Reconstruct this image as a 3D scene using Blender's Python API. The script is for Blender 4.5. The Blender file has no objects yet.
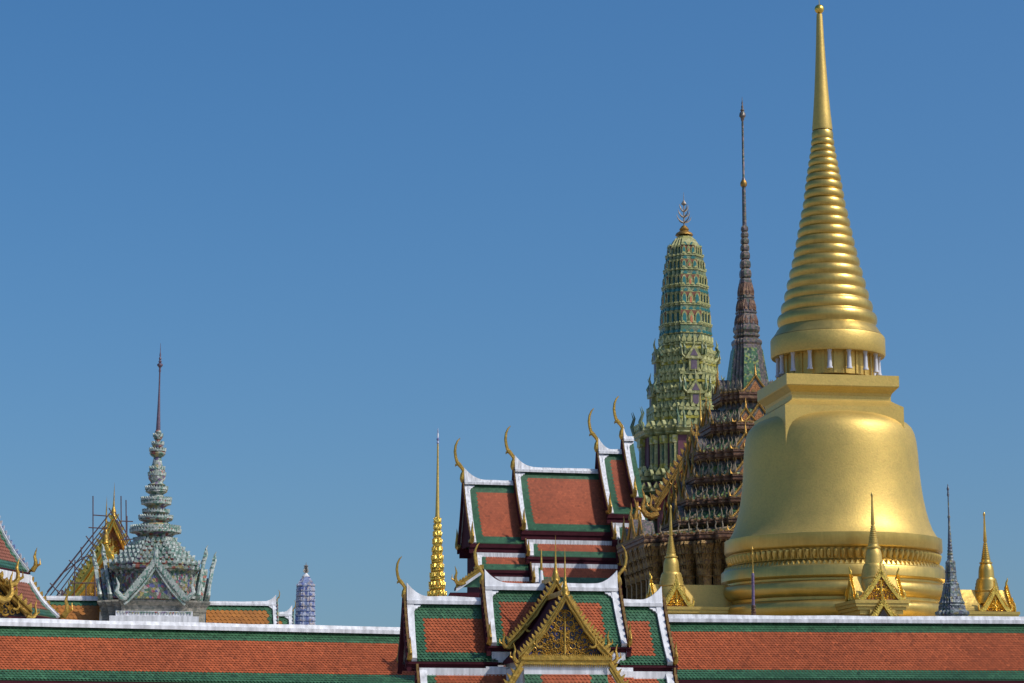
import bpy, math, random
from mathutils import Matrix, Vector
R = math.radians
random.seed(7)
sc = bpy.context.scene
col = sc.collection

# ---------------------------------------------------------------- camera
FPX, PITCH, EYE = 2300.0, R(10.27), 3.2
cam_d = bpy.data.cameras.new("camera"); cam = bpy.data.objects.new("camera", cam_d); col.objects.link(cam)
cam.location = (0, 0, EYE); cam.rotation_euler = (math.pi/2 + PITCH, 0, 0)
cam_d.sensor_width = 36.0; cam_d.lens = FPX/1024*36.0; cam_d.clip_start = 0.5; cam_d.clip_end = 9000
sc.camera = cam
# ---------------------------------------------------------------- world, sun
SUN_AZ, SUN_EL = R(64), R(46)         # azimuth to the right of straight-behind-the-camera
S = Vector((math.sin(SUN_AZ)*math.cos(SUN_EL), -math.cos(SUN_AZ)*math.cos(SUN_EL), math.sin(SUN_EL)))
w = bpy.data.worlds.new("World"); sc.world = w; w.use_nodes = True
nt = w.node_tree; bg = nt.nodes['Background']
sky = nt.nodes.new('ShaderNodeTexSky'); sky.sky_type = 'NISHITA'; sky.sun_disc = False
sky.sun_elevation = SUN_EL
sky.sun_rotation = math.atan2(S.x, S.y)
sky.altitude = 0; sky.air_density = 1.3; sky.dust_density = 3.0; sky.ozone_density = 7.0
stc = nt.nodes.new('ShaderNodeTexCoord'); smp = nt.nodes.new('ShaderNodeMapping'); smp.inputs['Location'].default_value = (0, 0, 0.07)
nt.links.new(stc.outputs['Generated'], smp.inputs[0]); nt.links.new(smp.outputs[0], sky.inputs[0])
hs = nt.nodes.new('ShaderNodeHueSaturation'); hs.inputs['Saturation'].default_value = 1.23
nt.links.new(sky.outputs[0], hs.inputs['Color']); nt.links.new(hs.outputs[0], bg.inputs[0]); bg.inputs[1].default_value = 0.135
sl = bpy.data.lights.new("sun", 'SUN'); sl.energy = 3.4; sl.angle = R(0.53); sl.color = (1.0, 0.95, 0.87)
so = bpy.data.objects.new("sun", sl); col.objects.link(so); so.rotation_euler = S.to_track_quat('Z', 'Y').to_euler()
so.location = (60, -40, 90)
sc.view_settings.view_transform = 'Standard'; sc.view_settings.look = 'None'
sc.view_settings.exposure = -0.15; sc.view_settings.gamma = 1.0
sc.render.engine = 'CYCLES'

# ---------------------------------------------------------------- materials
def mat(name, c, rough=0.6, metal=0.0, var=0.18, scale=3.0, bump=0.0, bscale=20.0, tint=0.0, spec=0.5, streak=0.0, c2=None, c2s=8.0, c2t=0.5, rvar=0.0):
    m = bpy.data.materials.new(name); m.use_nodes = True
    n = m.node_tree.nodes; l = m.node_tree.links; b = n['Principled BSDF']
    b.inputs['Roughness'].default_value = rough; b.inputs['Metallic'].default_value = metal
    b.inputs['Specular IOR Level'].default_value = spec
    tc = n.new('ShaderNodeTexCoord')
    no = n.new('ShaderNodeTexNoise'); no.inputs['Scale'].default_value = scale; no.inputs['Detail'].default_value = 6
    no.inputs['Roughness'].default_value = 0.65
    l.new(tc.outputs['Object'], no.inputs['Vector'])
    mr = n.new('ShaderNodeMapRange'); mr.inputs[1].default_value = 0.3; mr.inputs[2].default_value = 0.7
    mr.inputs[3].default_value = 1-var; mr.inputs[4].default_value = 1+var
    l.new(no.outputs[0], mr.inputs[0]); val = mr.outputs[0]
    def mul(a, bsock):
        q = n.new('ShaderNodeMath'); q.operation = 'MULTIPLY'; l.new(a, q.inputs[0]); l.new(bsock, q.inputs[1]); return q.outputs[0]
    if tint:
        at = n.new('ShaderNodeAttribute'); at.attribute_name = 'tint'
        m2 = n.new('ShaderNodeMapRange'); m2.inputs[3].default_value = 1-tint; m2.inputs[4].default_value = 1+tint
        l.new(at.outputs['Fac'], m2.inputs[0]); val = mul(val, m2.outputs[0])
    if streak:
        mp = n.new('ShaderNodeMapping'); mp.inputs['Scale'].default_value = (6, 6, 0.5)
        l.new(tc.outputs['Object'], mp.inputs[0])
        n3 = n.new('ShaderNodeTexNoise'); n3.inputs['Scale'].default_value = 1.5; n3.inputs['Detail'].default_value = 5
        l.new(mp.outputs[0], n3.inputs['Vector'])
        m3 = n.new('ShaderNodeMapRange'); m3.inputs[1].default_value = .35; m3.inputs[2].default_value = .7
        m3.inputs[3].default_value = 1; m3.inputs[4].default_value = 1-streak
        l.new(n3.outputs[0], m3.inputs[0]); val = mul(val, m3.outputs[0])
    base = n.new('ShaderNodeRGB'); base.outputs[0].default_value = (*c, 1); src = base.outputs[0]
    if c2:
        vo = n.new('ShaderNodeTexVoronoi'); vo.inputs['Scale'].default_value = c2s
        l.new(tc.outputs['Object'], vo.inputs['Vector'])
        cr = n.new('ShaderNodeValToRGB'); cr.color_ramp.interpolation = 'CONSTANT'
        sep = n.new('ShaderNodeSeparateColor'); l.new(vo.outputs['Color'], sep.inputs[0]); l.new(sep.outputs[0], cr.inputs[0])
        els = [(0.0, c)] + [(c2t + (1-c2t)*i/len(c2), k) for i, k in enumerate(c2)]
        cr.color_ramp.elements[0].position = 0; cr.color_ramp.elements[0].color = (*c, 1)
        cr.color_ramp.elements[1].position = els[1][0]; cr.color_ramp.elements[1].color = (*els[1][1], 1)
        for p, k in els[2:]:
            e = cr.color_ramp.elements.new(p); e.color = (*k, 1)
        src = cr.outputs[0]
    vm = n.new('ShaderNodeVectorMath'); vm.operation = 'SCALE'
    l.new(src, vm.inputs[0]); l.new(val, vm.inputs['Scale']); l.new(vm.outputs[0], b.inputs['Base Color'])
    if rvar:
        m4 = n.new('ShaderNodeMapRange'); m4.inputs[1].default_value = .3; m4.inputs[2].default_value = .7
        m4.inputs[3].default_value = rough-rvar; m4.inputs[4].default_value = rough+rvar
        l.new(no.outputs[0], m4.inputs[0]); l.new(m4.outputs[0], b.inputs['Roughness'])
    if bump:
        bn = n.new('ShaderNodeTexNoise'); bn.inputs['Scale'].default_value = bscale; bn.inputs['Detail'].default_value = 4
        l.new(tc.outputs['Object'], bn.inputs['Vector'])
        bu = n.new('ShaderNodeBump'); bu.inputs['Strength'].default_value = bump; bu.inputs['Distance'].default_value = 0.05
        l.new(bn.outputs[0], bu.inputs['Height']); l.new(bu.outputs[0], b.inputs['Normal'])
    return m

M = {}
M['red']   = mat('red_glazed_tile', (.365,.084,.028), .52, spec=.3, tint=.30, var=.12, scale=.8, streak=.12)
M['redfar']= mat('brick_red_roof_tile', (.35,.080,.030), .6, spec=.35, tint=.30, var=.12, scale=.8, streak=.1)
M['green'] = mat('green_glazed_tile', (.045,.125,.060), .34, spec=.5, tint=.38, var=.15, scale=1.0, streak=.1)
M['orange']= mat('orange_glazed_tile', (.36,.13,.016), .5, tint=.2, var=.12, scale=1.0)
M['terra'] = mat('terracotta_roof_tile', (.24,.085,.05), .7, spec=.3, tint=.2, var=.12, scale=1.0)
M['white'] = mat('white_plaster', (.78,.78,.80), .6, var=.10, scale=2.6, streak=.42)
M['shadewhite'] = mat('shaded_white_plaster', (.48,.48,.53), .6, var=.15)  # white columns under the drum, their shade put into the base colour
M['maroon']= mat('maroon_lacquer', (.055,.012,.018), .85, spec=.12, var=.25)
M['deepshade']= mat('painted_deep_shade', (.018,.014,.014), .8)  # near-black painted in for shade inside openings and behind the colonnade
M['gold']  = mat('gold_mosaic', (.57,.40,.105), .49, .58, var=.06, scale=1.2, bump=.14, bscale=14.0, rvar=.05, c2=[(.60,.41,.11),(.54,.37,.10)], c2s=16, c2t=.45)
M['gold2'] = mat('polished_gold_mosaic', (.58,.40,.11), .36, .80, var=.12, scale=1.2, bump=.15, bscale=5.0, rvar=.06, streak=.1)
M['steel'] = mat('weathered_metal', (.30,.25,.20), .5, .5)
M['tooth'] = mat('dull_gilt_board', (.24,.14,.045), .5, .5, var=.35, scale=4)
M['estone'] = mat('grey_beige_moulding', (.27,.25,.20), .6, var=.25, scale=6, c2=[(.17,.17,.14),(.36,.32,.26)], c2s=9, c2t=.55, bump=.4)
M['gild']  = mat('bright_gilding', (.86,.56,.11), .3, 1.0, var=.25, scale=3, bump=.5, bscale=14)
M['ogild'] = mat('aged_gilding', (.36,.20,.045), .45, .75, var=.35, scale=4, bump=.6, bscale=14)
M['brass'] = mat('gilded_lacquer', (.46,.28,.055), .42, .7, var=.3, scale=4, bump=.5, bscale=10)
M['bronze']= mat('bronze_relief', (.30,.13,.05), .5, .6, var=.5, scale=9, bump=.8, bscale=14)
M['blue']  = mat('blue_glass_mosaic', (.010,.011,.030), .5, var=.5, scale=12, c2=[(.01,.02,.16),(.02,.015,.01)], c2s=9, c2t=.75)
M['bmos']  = mat('pale_blue_mosaic', (.35,.37,.50), .4, var=.3, scale=8, c2=[(.1,.1,.3),(.7,.7,.75)], c2s=7, c2t=.6)
M['cream'] = mat('cream_green_porcelain', (.30,.29,.10), .45, var=.25, scale=5, c2=[(.22,.23,.08),(.38,.36,.16)], c2s=6, c2t=.5, bump=.3)
M['creaml']= mat('pale_cream_porcelain', (.41,.40,.16), .4, var=.25, scale=5)
M['shadegold']= mat('shaded_gilded_column', (.20,.115,.035), .5, .5, var=.4, scale=5, c2=[(.13,.07,.035),(.24,.15,.05)], c2s=14, c2t=.5, bump=.5)  # gilt with the shade around the columns mixed into its colour
M['yellow']= mat('yellow_porcelain', (.42,.36,.045), .4, var=.3, scale=5, c2=[(.22,.25,.08),(.5,.45,.2)], c2s=5, c2t=.6)
M['teal']  = mat('teal_porcelain', (.025,.16,.155), .35, var=.3, scale=5)
M['pgreen']= mat('green_grey_porcelain', (.13,.16,.09), .45, var=.3, scale=5, c2=[(.07,.14,.07),(.24,.28,.14),(.16,.2,.08)], c2s=4, c2t=.35, bump=.4)
M['niche'] = mat('orange_niche', (.50,.16,.07), .6, var=.2)
M['brick'] = mat('rust_red_glaze', (.20,.06,.03), .6, var=.2)
M['magenta']=mat('magenta_wall', (.11,.025,.045), .6)
M['copper']= mat('copper_brown_cornice', (.145,.068,.036), .55, .1, var=.35, scale=6, c2=[(.09,.04,.025),(.22,.12,.06)], c2s=6, c2t=.55, bump=.3)
M['mosg']  = mat('green_mirror_mosaic', (.06,.14,.06), .35, .2, var=.3, scale=5, c2=[(.24,.28,.07),(.03,.06,.04),(.20,.23,.14)], c2s=9, c2t=.5)
M['mosd']  = mat('dark_violet_mosaic', (.10,.085,.085), .4, .25, var=.3, scale=6, c2=[(.18,.13,.13),(.07,.09,.06),(.20,.15,.10)], c2s=11, c2t=.4)
M['pale']  = mat('pale_mirror_antefix', (.20,.155,.10), .55, .1, var=.6, scale=8, bump=.4)
M['porc']  = mat('grey_green_porcelain', (.28,.31,.26), .4, var=.3, scale=8, c2=[(.08,.17,.12),(.50,.52,.48),(.30,.10,.07),(.14,.22,.17),(.36,.30,.14),(.17,.12,.2)], c2s=9, c2t=.3, bump=.7, bscale=12)
M['porcw'] = mat('white_porcelain_flower', (.34,.39,.35), .4, var=.25, scale=8, c2=[(.14,.25,.20),(.46,.48,.44)], c2s=15, c2t=.5)
M['porcp'] = mat('polychrome_flower_mosaic', (.13,.15,.10), .45, var=.3, scale=8, c2=[(.30,.09,.11),(.10,.11,.24),(.32,.27,.1),(.08,.17,.11),(.38,.36,.33)], c2s=10, c2t=.35, bump=.6)
M['porcd'] = mat('purple_spire_glaze', (.12,.08,.11), .4, var=.3, scale=8)
M['bprang']= mat('blue_porcelain', (.17,.22,.37), .5, var=.3, scale=5, c2=[(.4,.42,.5),(.10,.12,.30),(.25,.24,.27)], c2s=7, c2t=.5)
M['bpale'] = mat('white_blue_porcelain', (.42,.45,.56), .4, var=.25, scale=5, c2=[(.15,.2,.4),(.5,.45,.45)], c2s=7, c2t=.6)
M['slate'] = mat('slate_blue_mosaic', (.11,.13,.15), .45, .1, var=.3, scale=8, c2=[(.22,.25,.26),(.09,.09,.13),(.2,.18,.09),(.08,.12,.11)], c2s=12, c2t=.4, bump=.5)
M['purple']= mat('purple_mosaic', (.13,.085,.16), .5, var=.3, scale=9)
M['rust']  = mat('rusty_pipe', (.09,.05,.055), .7, var=.3)
M['wall']  = mat('white_wall_paint', (.70,.69,.66), .8, var=.08, scale=.6, streak=.15)
M['stone'] = mat('pale_paving', (.36,.33,.28), .9, var=.2, scale=.4)
M['dome']  = mat('gold_panel_plain', (.50,.44,.20), .45, .55, var=.1, scale=1)

# ---------------------------------------------------------------- mesh helper
class MB:
    def __init__(s): s.v=[]; s.f=[]; s.m=[]; s.s=[]; s.t=[]; s.T=Matrix.Identity(4)
    def add(s, vs, fs, m=0, sm=False, t=None):
        o = len(s.v)
        s.v += [tuple(s.T @ Vector(p)) for p in vs]
        t = random.random() if t is None else t
        for f in fs: s.f.append([o+i for i in f]); s.m.append(m); s.s.append(sm); s.t.append(t)
    def box(s, x0,x1,y0,y1,z0,z1, m=0):
        s.add([(x0,y0,z0),(x1,y0,z0),(x1,y1,z0),(x0,y1,z0),(x0,y0,z1),(x1,y0,z1),(x1,y1,z1),(x0,y1,z1)],
              [(3,2,1,0),(4,5,6,7),(0,1,5,4),(1,2,6,5),(2,3,7,6),(3,0,4,7)], m)
    def prism(s, pts, axis, a0, a1, m=0):
        """pts: 2D polygon; axis 'y': (x,z) polygon extruded in y; axis 'x': (y,z) polygon extruded in x"""
        n = len(pts)
        if axis == 'y': V = [(p[0],a0,p[1]) for p in pts]+[(p[0],a1,p[1]) for p in pts]
        elif axis == 'x': V = [(a0,p[0],p[1]) for p in pts]+[(a1,p[0],p[1]) for p in pts]
        else: V = [(p[0],p[1],a0) for p in pts]+[(p[0],p[1],a1) for p in pts]
        s.add(V, [tuple(range(n))[::-1], tuple(range(n,2*n))] + [(i,(i+1)%n,n+(i+1)%n,n+i) for i in range(n)], m)
    def lathe(s, prof, cx=0, cy=0, seg=32, m=0, sm=True, bumps=None):
        V=[]; F=[]
        for r,z in prof:
            for k in range(seg):
                a = 2*math.pi*k/seg; V.append((cx+r*math.cos(a), cy+r*math.sin(a), z))
        for i in range(len(prof)-1):
            for k in range(seg):
                k2=(k+1)%seg; F.append((i*seg+k,(i+1)*seg+k,(i+1)*seg+k2,i*seg+k2))
        F.append(tuple(range(seg))); F.append(tuple(range((len(prof)-1)*seg, len(prof)*seg))[::-1])
        s.add(V,F,m,sm)
    def loft(s, prof, plan, cx=0, cy=0, m=0, sm=False):
        """prof: list of (r,z[,m]); plan(r) -> 2D polygon"""
        P = [plan(p[0]) for p in prof]; n=len(P[0]); V=[]
        for p,q in zip(prof,P): V += [(cx+a,cy+b,p[1]) for a,b in q]
        for i in range(len(prof)-1):
            mi = prof[i][2] if len(prof[i])>2 else m
            o=i*n
            s.add(V[o:o+2*n], [(k,n+k,n+(k+1)%n,(k+1)%n) for k in range(n)], mi, sm)
        s.add(V[:n],[tuple(range(n))],m); s.add(V[-n:],[tuple(range(n))[::-1]],m)
    def tube(s, pts, rad, seg=6, m=0, squash=None, cap=True):
        pts=[Vector(p) for p in pts]; n=len(pts); V=[]; F=[]
        if not hasattr(rad,'__len__'): rad=[rad]*n
        ref=Vector((0,1,0))
        for i,p in enumerate(pts):
            d=(pts[min(i+1,n-1)]-pts[max(i-1,0)]).normalized()
            a=d.cross(ref)
            if a.length<.1: a=d.cross(Vector((1,0,0)))
            a.normalize(); b=d.cross(a).normalized()
            if squash: b=b*squash
            for k in range(seg):
                t=2*math.pi*k/seg; V.append(tuple(p+(a*math.cos(t)+b*math.sin(t))*rad[i]))
        for i in range(n-1):
            for k in range(seg):
                k2=(k+1)%seg; F.append((i*seg+k,i*seg+k2,(i+1)*seg+k2,(i+1)*seg+k))
        F.append(tuple(range(seg))[::-1]); F.append(tuple(range((n-1)*seg,n*seg)))
        s.add(V,F,m,True)
    def flame(s, p, out, w, h, th=None, lean=0.25, m=0):
        """small leaf-shaped antefix standing at p, its face turned to 'out'"""
        p=Vector(p); o=Vector(out).normalized(); t=Vector((-o.y,o.x,0)); z=Vector((0,0,1)); th=th or w*.5
        L=[(-.5,0),(-.62,.3),(-.35,.62),(0,1),(.35,.62),(.62,.3),(.5,0)]
        f=[p+t*(a*w)+z*(b*h)+o*(th*.5+lean*h*b*b*.3) for a,b in L]; g=[q-o*th for q in f]
        k=len(L)
        s.add(f+g,[tuple(range(k)),tuple(range(k,2*k))[::-1]]+[(i,k+i,k+(i+1)%k,(i+1)%k) for i in range(k)],m)
    def obj(s, name, mats, parent=None, label=None):
        me=bpy.data.meshes.new(name); me.from_pydata(s.v,[],s.f); 
        for k in (mats if isinstance(mats,(list,tuple)) else [mats]): me.materials.append(M[k])
        me.polygons.foreach_set('material_index', s.m); me.polygons.foreach_set('use_smooth', s.s)
        at=me.attributes.new('tint','FLOAT','FACE'); at.data.foreach_set('value', s.t)
        me.update()
        import bmesh
        bm=bmesh.new(); bm.from_mesh(me); bmesh.ops.recalc_face_normals(bm, faces=bm.faces[:]); bm.to_mesh(me); bm.free()
        if any(s.s): me.set_sharp_from_angle(angle=R(38))
        o=bpy.data.objects.new(name, me); col.objects.link(o)
        if parent: o.parent=parent
        if label: o['label']=label
        return o

TZ=2.5
def thing(name, F, label, cat, group=None):
    o=bpy.data.objects.new(name,None); col.objects.link(o); o.empty_display_size=1
    o.location=(F.O.x,F.O.y,0); o.rotation_euler=(0,0,F.yaw); o['label']=label; o['category']=cat
    if group: o['group']=group
    return o
def structure(o): o['kind']='structure'; return o

CP, SP = math.cos(PITCH), math.sin(PITCH)
def raydir(px,py):
    a=(px-512)/FPX; b=(341.5-py)/FPX
    return Vector((a, CP-b*SP, SP+b*CP))
class Frame:
    """building frame: axis through pixel (px,py) at ground distance d, turned by yaw; u right, v back, z up"""
    def __init__(s,px,py,d,yaw):
        d*=FPX/2757; q=raydir(px,py); t=d/q.y; s.O=Vector((q.x*t,d,0)); s.yaw=R(yaw)
        s.r=Vector((math.cos(s.yaw),math.sin(s.yaw),0)); s.n=Vector((-math.sin(s.yaw),math.cos(s.yaw),0))
    def loc(s,px,py,v=0.0):
        q=raydir(px,py); h=Vector((q.x,q.y,0)); t=(v+s.O.dot(s.n))/h.dot(s.n); p=h*t-s.O
        return p.dot(s.r), EYE+q.z*t
    def locu(s,px,py,u=0.0):
        q=raydir(px,py); h=Vector((q.x,q.y,0)); t=(u+s.O.dot(s.r))/h.dot(s.r); p=h*t-s.O
        return p.dot(s.n), EYE+q.z*t
    def z(s,py,v=0.0,px=None):
        if px is None: px=512+ (s.O.x/s.O.y)*FPX*.97
        return s.loc(px,py,v)[1]
    def m(s,py=500,v=0.0):
        q=raydir(512,py); t=(s.O.y+v)/q.y; return t/FPX
    def rz(s,half,py,v=0.0): return (half*s.m(py,v), s.z(py,v))

def redent(frac=.5, n=3):
    def plan(r):
        c=r*frac; d=(r-c)/n; q=[(r,-c),(r,c)]
        x,y=r,c
        for i in range(n):
            x-=d; q.append((x,y)); y+=d; q.append((x,y))
        # q covers +x face to +y start; build full by rotation
        q=q[:-1]; out=[]
        quad=q[1:]             # from (r,c) to (c, r-d)... 
        out=[]
        for k in range(4):
            ca,sa=[(1,0),(0,1),(-1,0),(0,-1)][k]
            for (a,b) in [(r,-c)]+quad:
                out.append((a*ca-b*sa,a*sa+b*ca))
        return out
    return plan
def edges(poly):
    n=len(poly); A=sum(poly[i][0]*poly[(i+1)%n][1]-poly[(i+1)%n][0]*poly[i][1] for i in range(n))
    for i in range(n):
        a=Vector(poly[i]); b=Vector(poly[(i+1)%n]); d=b-a
        if d.length<1e-6: continue
        o=Vector((d.y,-d.x))/d.length
        if A<0: o=-o
        yield a,b,d.length,o
def repeats(parent, name, mats, mb0, places, limit=90):
    """places: list of (pos, yaw, scale) in the parent's frame; nearest to the camera become parts, the rest one part"""
    inv=parent.matrix_basis if parent.parent is None else Matrix.Identity(4)
    def dist(p):
        wp=Matrix.Translation(parent.location)@Matrix.Rotation(parent.rotation_euler[2],4,'Z')@Vector(p[0]); return wp.y-0.3*abs(wp.z)
    pl=sorted(places,key=dist); first=None
    for p,yaw,scl in pl[:limit]:
        if first is None: first=mb0.obj(name,mats,parent); o=first
        else: o=first.copy(); col.objects.link(o); o.parent=parent
        o.location=p; o.rotation_euler=(0,0,yaw); o.scale=(scl,)*3
    if len(pl)>limit:
        mb=MB()
        for p,yaw,scl in pl[limit:]:
            T=Matrix.Translation(p)@Matrix.Rotation(yaw,4,'Z')@Matrix.Scale(scl,4)
            o=len(mb.v); mb.v+=[tuple(T@Vector(q)) for q in mb0.v]
            mb.f+=[[o+i for i in f] for f in mb0.f]; mb.m+=mb0.m; mb.s+=mb0.s; mb.t+=mb0.t
        q=mb.obj(name,mats,parent); q['kind']='stuff'

# ---------------------------------------------------------------- thai roof tiers
def prof(vr,zr,ve,ze,sag,n=10):
    L=math.hypot(ve-vr,ze-zr); nx,nz=(zr-ze)/L,abs(ve-vr)/L
    sg=-1 if ve<vr else 1
    out=[]
    for i in range(n+1):
        t=i/n; k=sag*L*math.sin(math.pi*t)
        out.append((vr+(ve-vr)*t - sg*nx*k, zr+(ze-zr)*t - nz*k))
    return out
def slope_tiles(mb,u0,u1,P,tw,th,bord,body=0,edge=1,lift=.022,c0=0.0,c1=0.0):
    """rows of pointed glazed tiles down the profile P (v,z); bord=(left,right,top,bottom)"""
    seg=[math.hypot(P[i+1][0]-P[i][0],P[i+1][1]-P[i][1]) for i in range(len(P)-1)]; L=sum(seg)
    def at(s_):
        s_=max(0,min(L-1e-6,s_))
        for i,g in enumerate(seg):
            if s_<=g: break
            s_-=g
        t=s_/seg[i]; a,b=P[i],P[i+1]
        v=a[0]+(b[0]-a[0])*t; z=a[1]+(b[1]-a[1])*t; dv,dz=(b[0]-a[0])/seg[i],(b[1]-a[1])/seg[i]
        nv,nz=(-dz,dv) if dv>0 else (dz,-dv)
        return v,z,nv,nz
    rows=max(2,int(round(L/th))); th=L/rows; cols=max(2,int(round((u1-u0)/tw))); tw=(u1-u0)/cols
    bl,br,bt,bb=bord
    us=sorted({u0,min(u0+bl,(u0+u1)/2),max(u1-br,(u0+u1)/2),u1})
    for r in range(rows):   # solid bed under each course
        va,za,_,_=at(r*th); vb,zb,_,_=at((r+1)*th-1e-5); sm=(r+.5)*th
        for a,b in zip(us[:-1],us[1:]):
            if b-a<1e-4: continue
            ed=(b<=u0+bl+1e-4 and bl>0) or (a>=u1-br-1e-4 and br>0) or sm<bt or L-sm<bb
            mb.add([(a,va,za-.012),(b,va,za-.012),(b,vb,zb-.012),(a,vb,zb-.012)],[(0,1,2,3)],edge if ed else body,t=.15)
    for r in range(rows):
        s0=r*th-.35*th; s1=r*th+.35*th; s2=(r+1)*th
        v0,z0,nv,nz=at(s0); v1,z1,nv1,nz1=at(s1); v2,z2,nv2,nz2=at(s2); off=(r%2)*.5
        for c in range(-1,cols+1):
            a=u0+(c+off)*tw; b=a+tw; m_=(a+b)/2
            if m_<u0 or m_>u1: continue
            a=max(a,u0); b=min(b,u1)
            sm=(s1+s2)/2
            cut=(c0>0 and (m_-u0-bl*0)+0<0)
            ed = (m_-u0<bl) or (u1-m_<br) or (sm<bt) or (L-sm<bb)
            j=random.uniform(-.004,.004)
            mb.add([(a,v0+nv*.004,z0+nz*.004),(b,v0+nv*.004,z0+nz*.004),(b,v1+nv1*lift*.6,z1+nz1*lift*.6),
                    (m_,v2+nv2*(lift+j),z2+nz2*(lift+j)),(a,v1+nv1*lift*.6,z1+nz1*lift*.6)],[(0,1,2,3,4)],edge if ed else body,t=(random.choice((0,.05,1)) if random.random()<.03 else min(1,max(0,random.gauss(.5,.17)+.12*math.sin(m_*1.3+r*.05)))))
    return L
def chofa(mb,u,v,z,h,side,m=0):
    """horn shaped ridge end finial; side -1 leans to -u"""
    K=[(0,-.04,.045),(-.01,.04,.065),(-.0,.14,.06),(.02,.23,.045),(-.03,.31,.042),(-.09,.38,.05),(-.14,.44,.04),(-.17,.54,.036),(-.19,.68,.034),(-.175,.82,.028),(-.13,.93,.02),(-.07,1.0,.008)]
    mb.tube([(u+side*-a*h,v,z+b*h) for a,b,_ in K],[c*h for *_,c in K],6,m,squash=.8)
    mb.tube([(u+side*.09*h,v,z+.40*h),(u+side*.17*h,v,z+.37*h),(u+side*.185*h,v,z+.325*h)],[.04*h,.028*h,.004*h],5,m)
def hanghong(mb,u,v,z,h,du,dv,m=0):
    """upswept flame at the foot of a bargeboard, pointing along (du,dv)"""
    K=[(-.25,.10,.10),(0,0,.12),(.18,.05,.12),(.30,.22,.10),(.30,.42,.075),(.24,.62,.06),(.28,.82,.035),(.34,1.0,.006)]
    mb.tube([(u+du*a*h,v+dv*a*h,z+b*h) for a,b,_ in K],[c*h for *_,c in K],6,m)
    mb.tube([(u+du*.22*h,v+dv*.22*h,z+.15*h),(u+du*.5*h,v+dv*.5*h,z+.3*h),(u+du*.48*h,v+dv*.48*h,z+.55*h)],[.08*h,.05*h,.005*h],5,m)
def barge(mb,u,side,P,q,teeth=True,m_body=0,m_teeth=1,m_in=2,th=.10,up=.13,dn=.24,flame_h=.10,step=.2):
    """raked board along profile P at end u; q scales everything"""
    th*=q; up*=q; dn*=q
    o=u+side*th
    V=[]
    for (v,z) in P: V+=[(u,v,z-dn),(o,v,z-dn),(o,v,z+up),(u,v,z+up)]
    F=[]; n=len(P)
    for i in range(n-1):
        a=4*i; b=a+4
        F+=[(a,b,b+1,a+1),(a+1,b+1,b+2,a+2),(a+2,b+2,b+3,a+3)]
    F+=[(0,1,2,3),(4*n-4,4*n-1,4*n-2,4*n-3)]
    mb.add(V,F,m_body)
    mb.add(V,[(4*i+3,4*i+7,4*i+4,4*i) for i in range(n-1)],m_in)
    if teeth:
        seg=[math.dist(P[i],P[i+1]) for i in range(n-1)]; L=sum(seg); k=int(L/(step*q)); 
        for j in range(k+1):
            s_=L*(j+.3)/(k+1); i=0
            while i<n-2 and s_>seg[i]: s_-=seg[i]; i+=1
            t=s_/seg[i]; v=P[i][0]+(P[i+1][0]-P[i][0])*t; z=P[i][1]+(P[i+1][1]-P[i][1])*t
            dv=(P[i+1][0]-P[i][0])/seg[i]; dz=(P[i+1][1]-P[i][1])/seg[i]
            nv,nz=(dz,-dv) if dv<0 else (-dz,dv)
            h=flame_h*q; w_=step*q*.42; zc=z+up
            pts=[(v-dv*w_,zc-dz*w_),(v+dv*w_,zc+dz*w_),(v+nv*h*.6+dv*w_*.2,zc+nz*h*.6+dz*w_*.2),(v+nv*h-dv*w_*.7,zc+nz*h-dz*w_*.7)]
            mb.prism(pts,'x',u+side*th*.25,u+side*th*.75,m_teeth)

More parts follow.
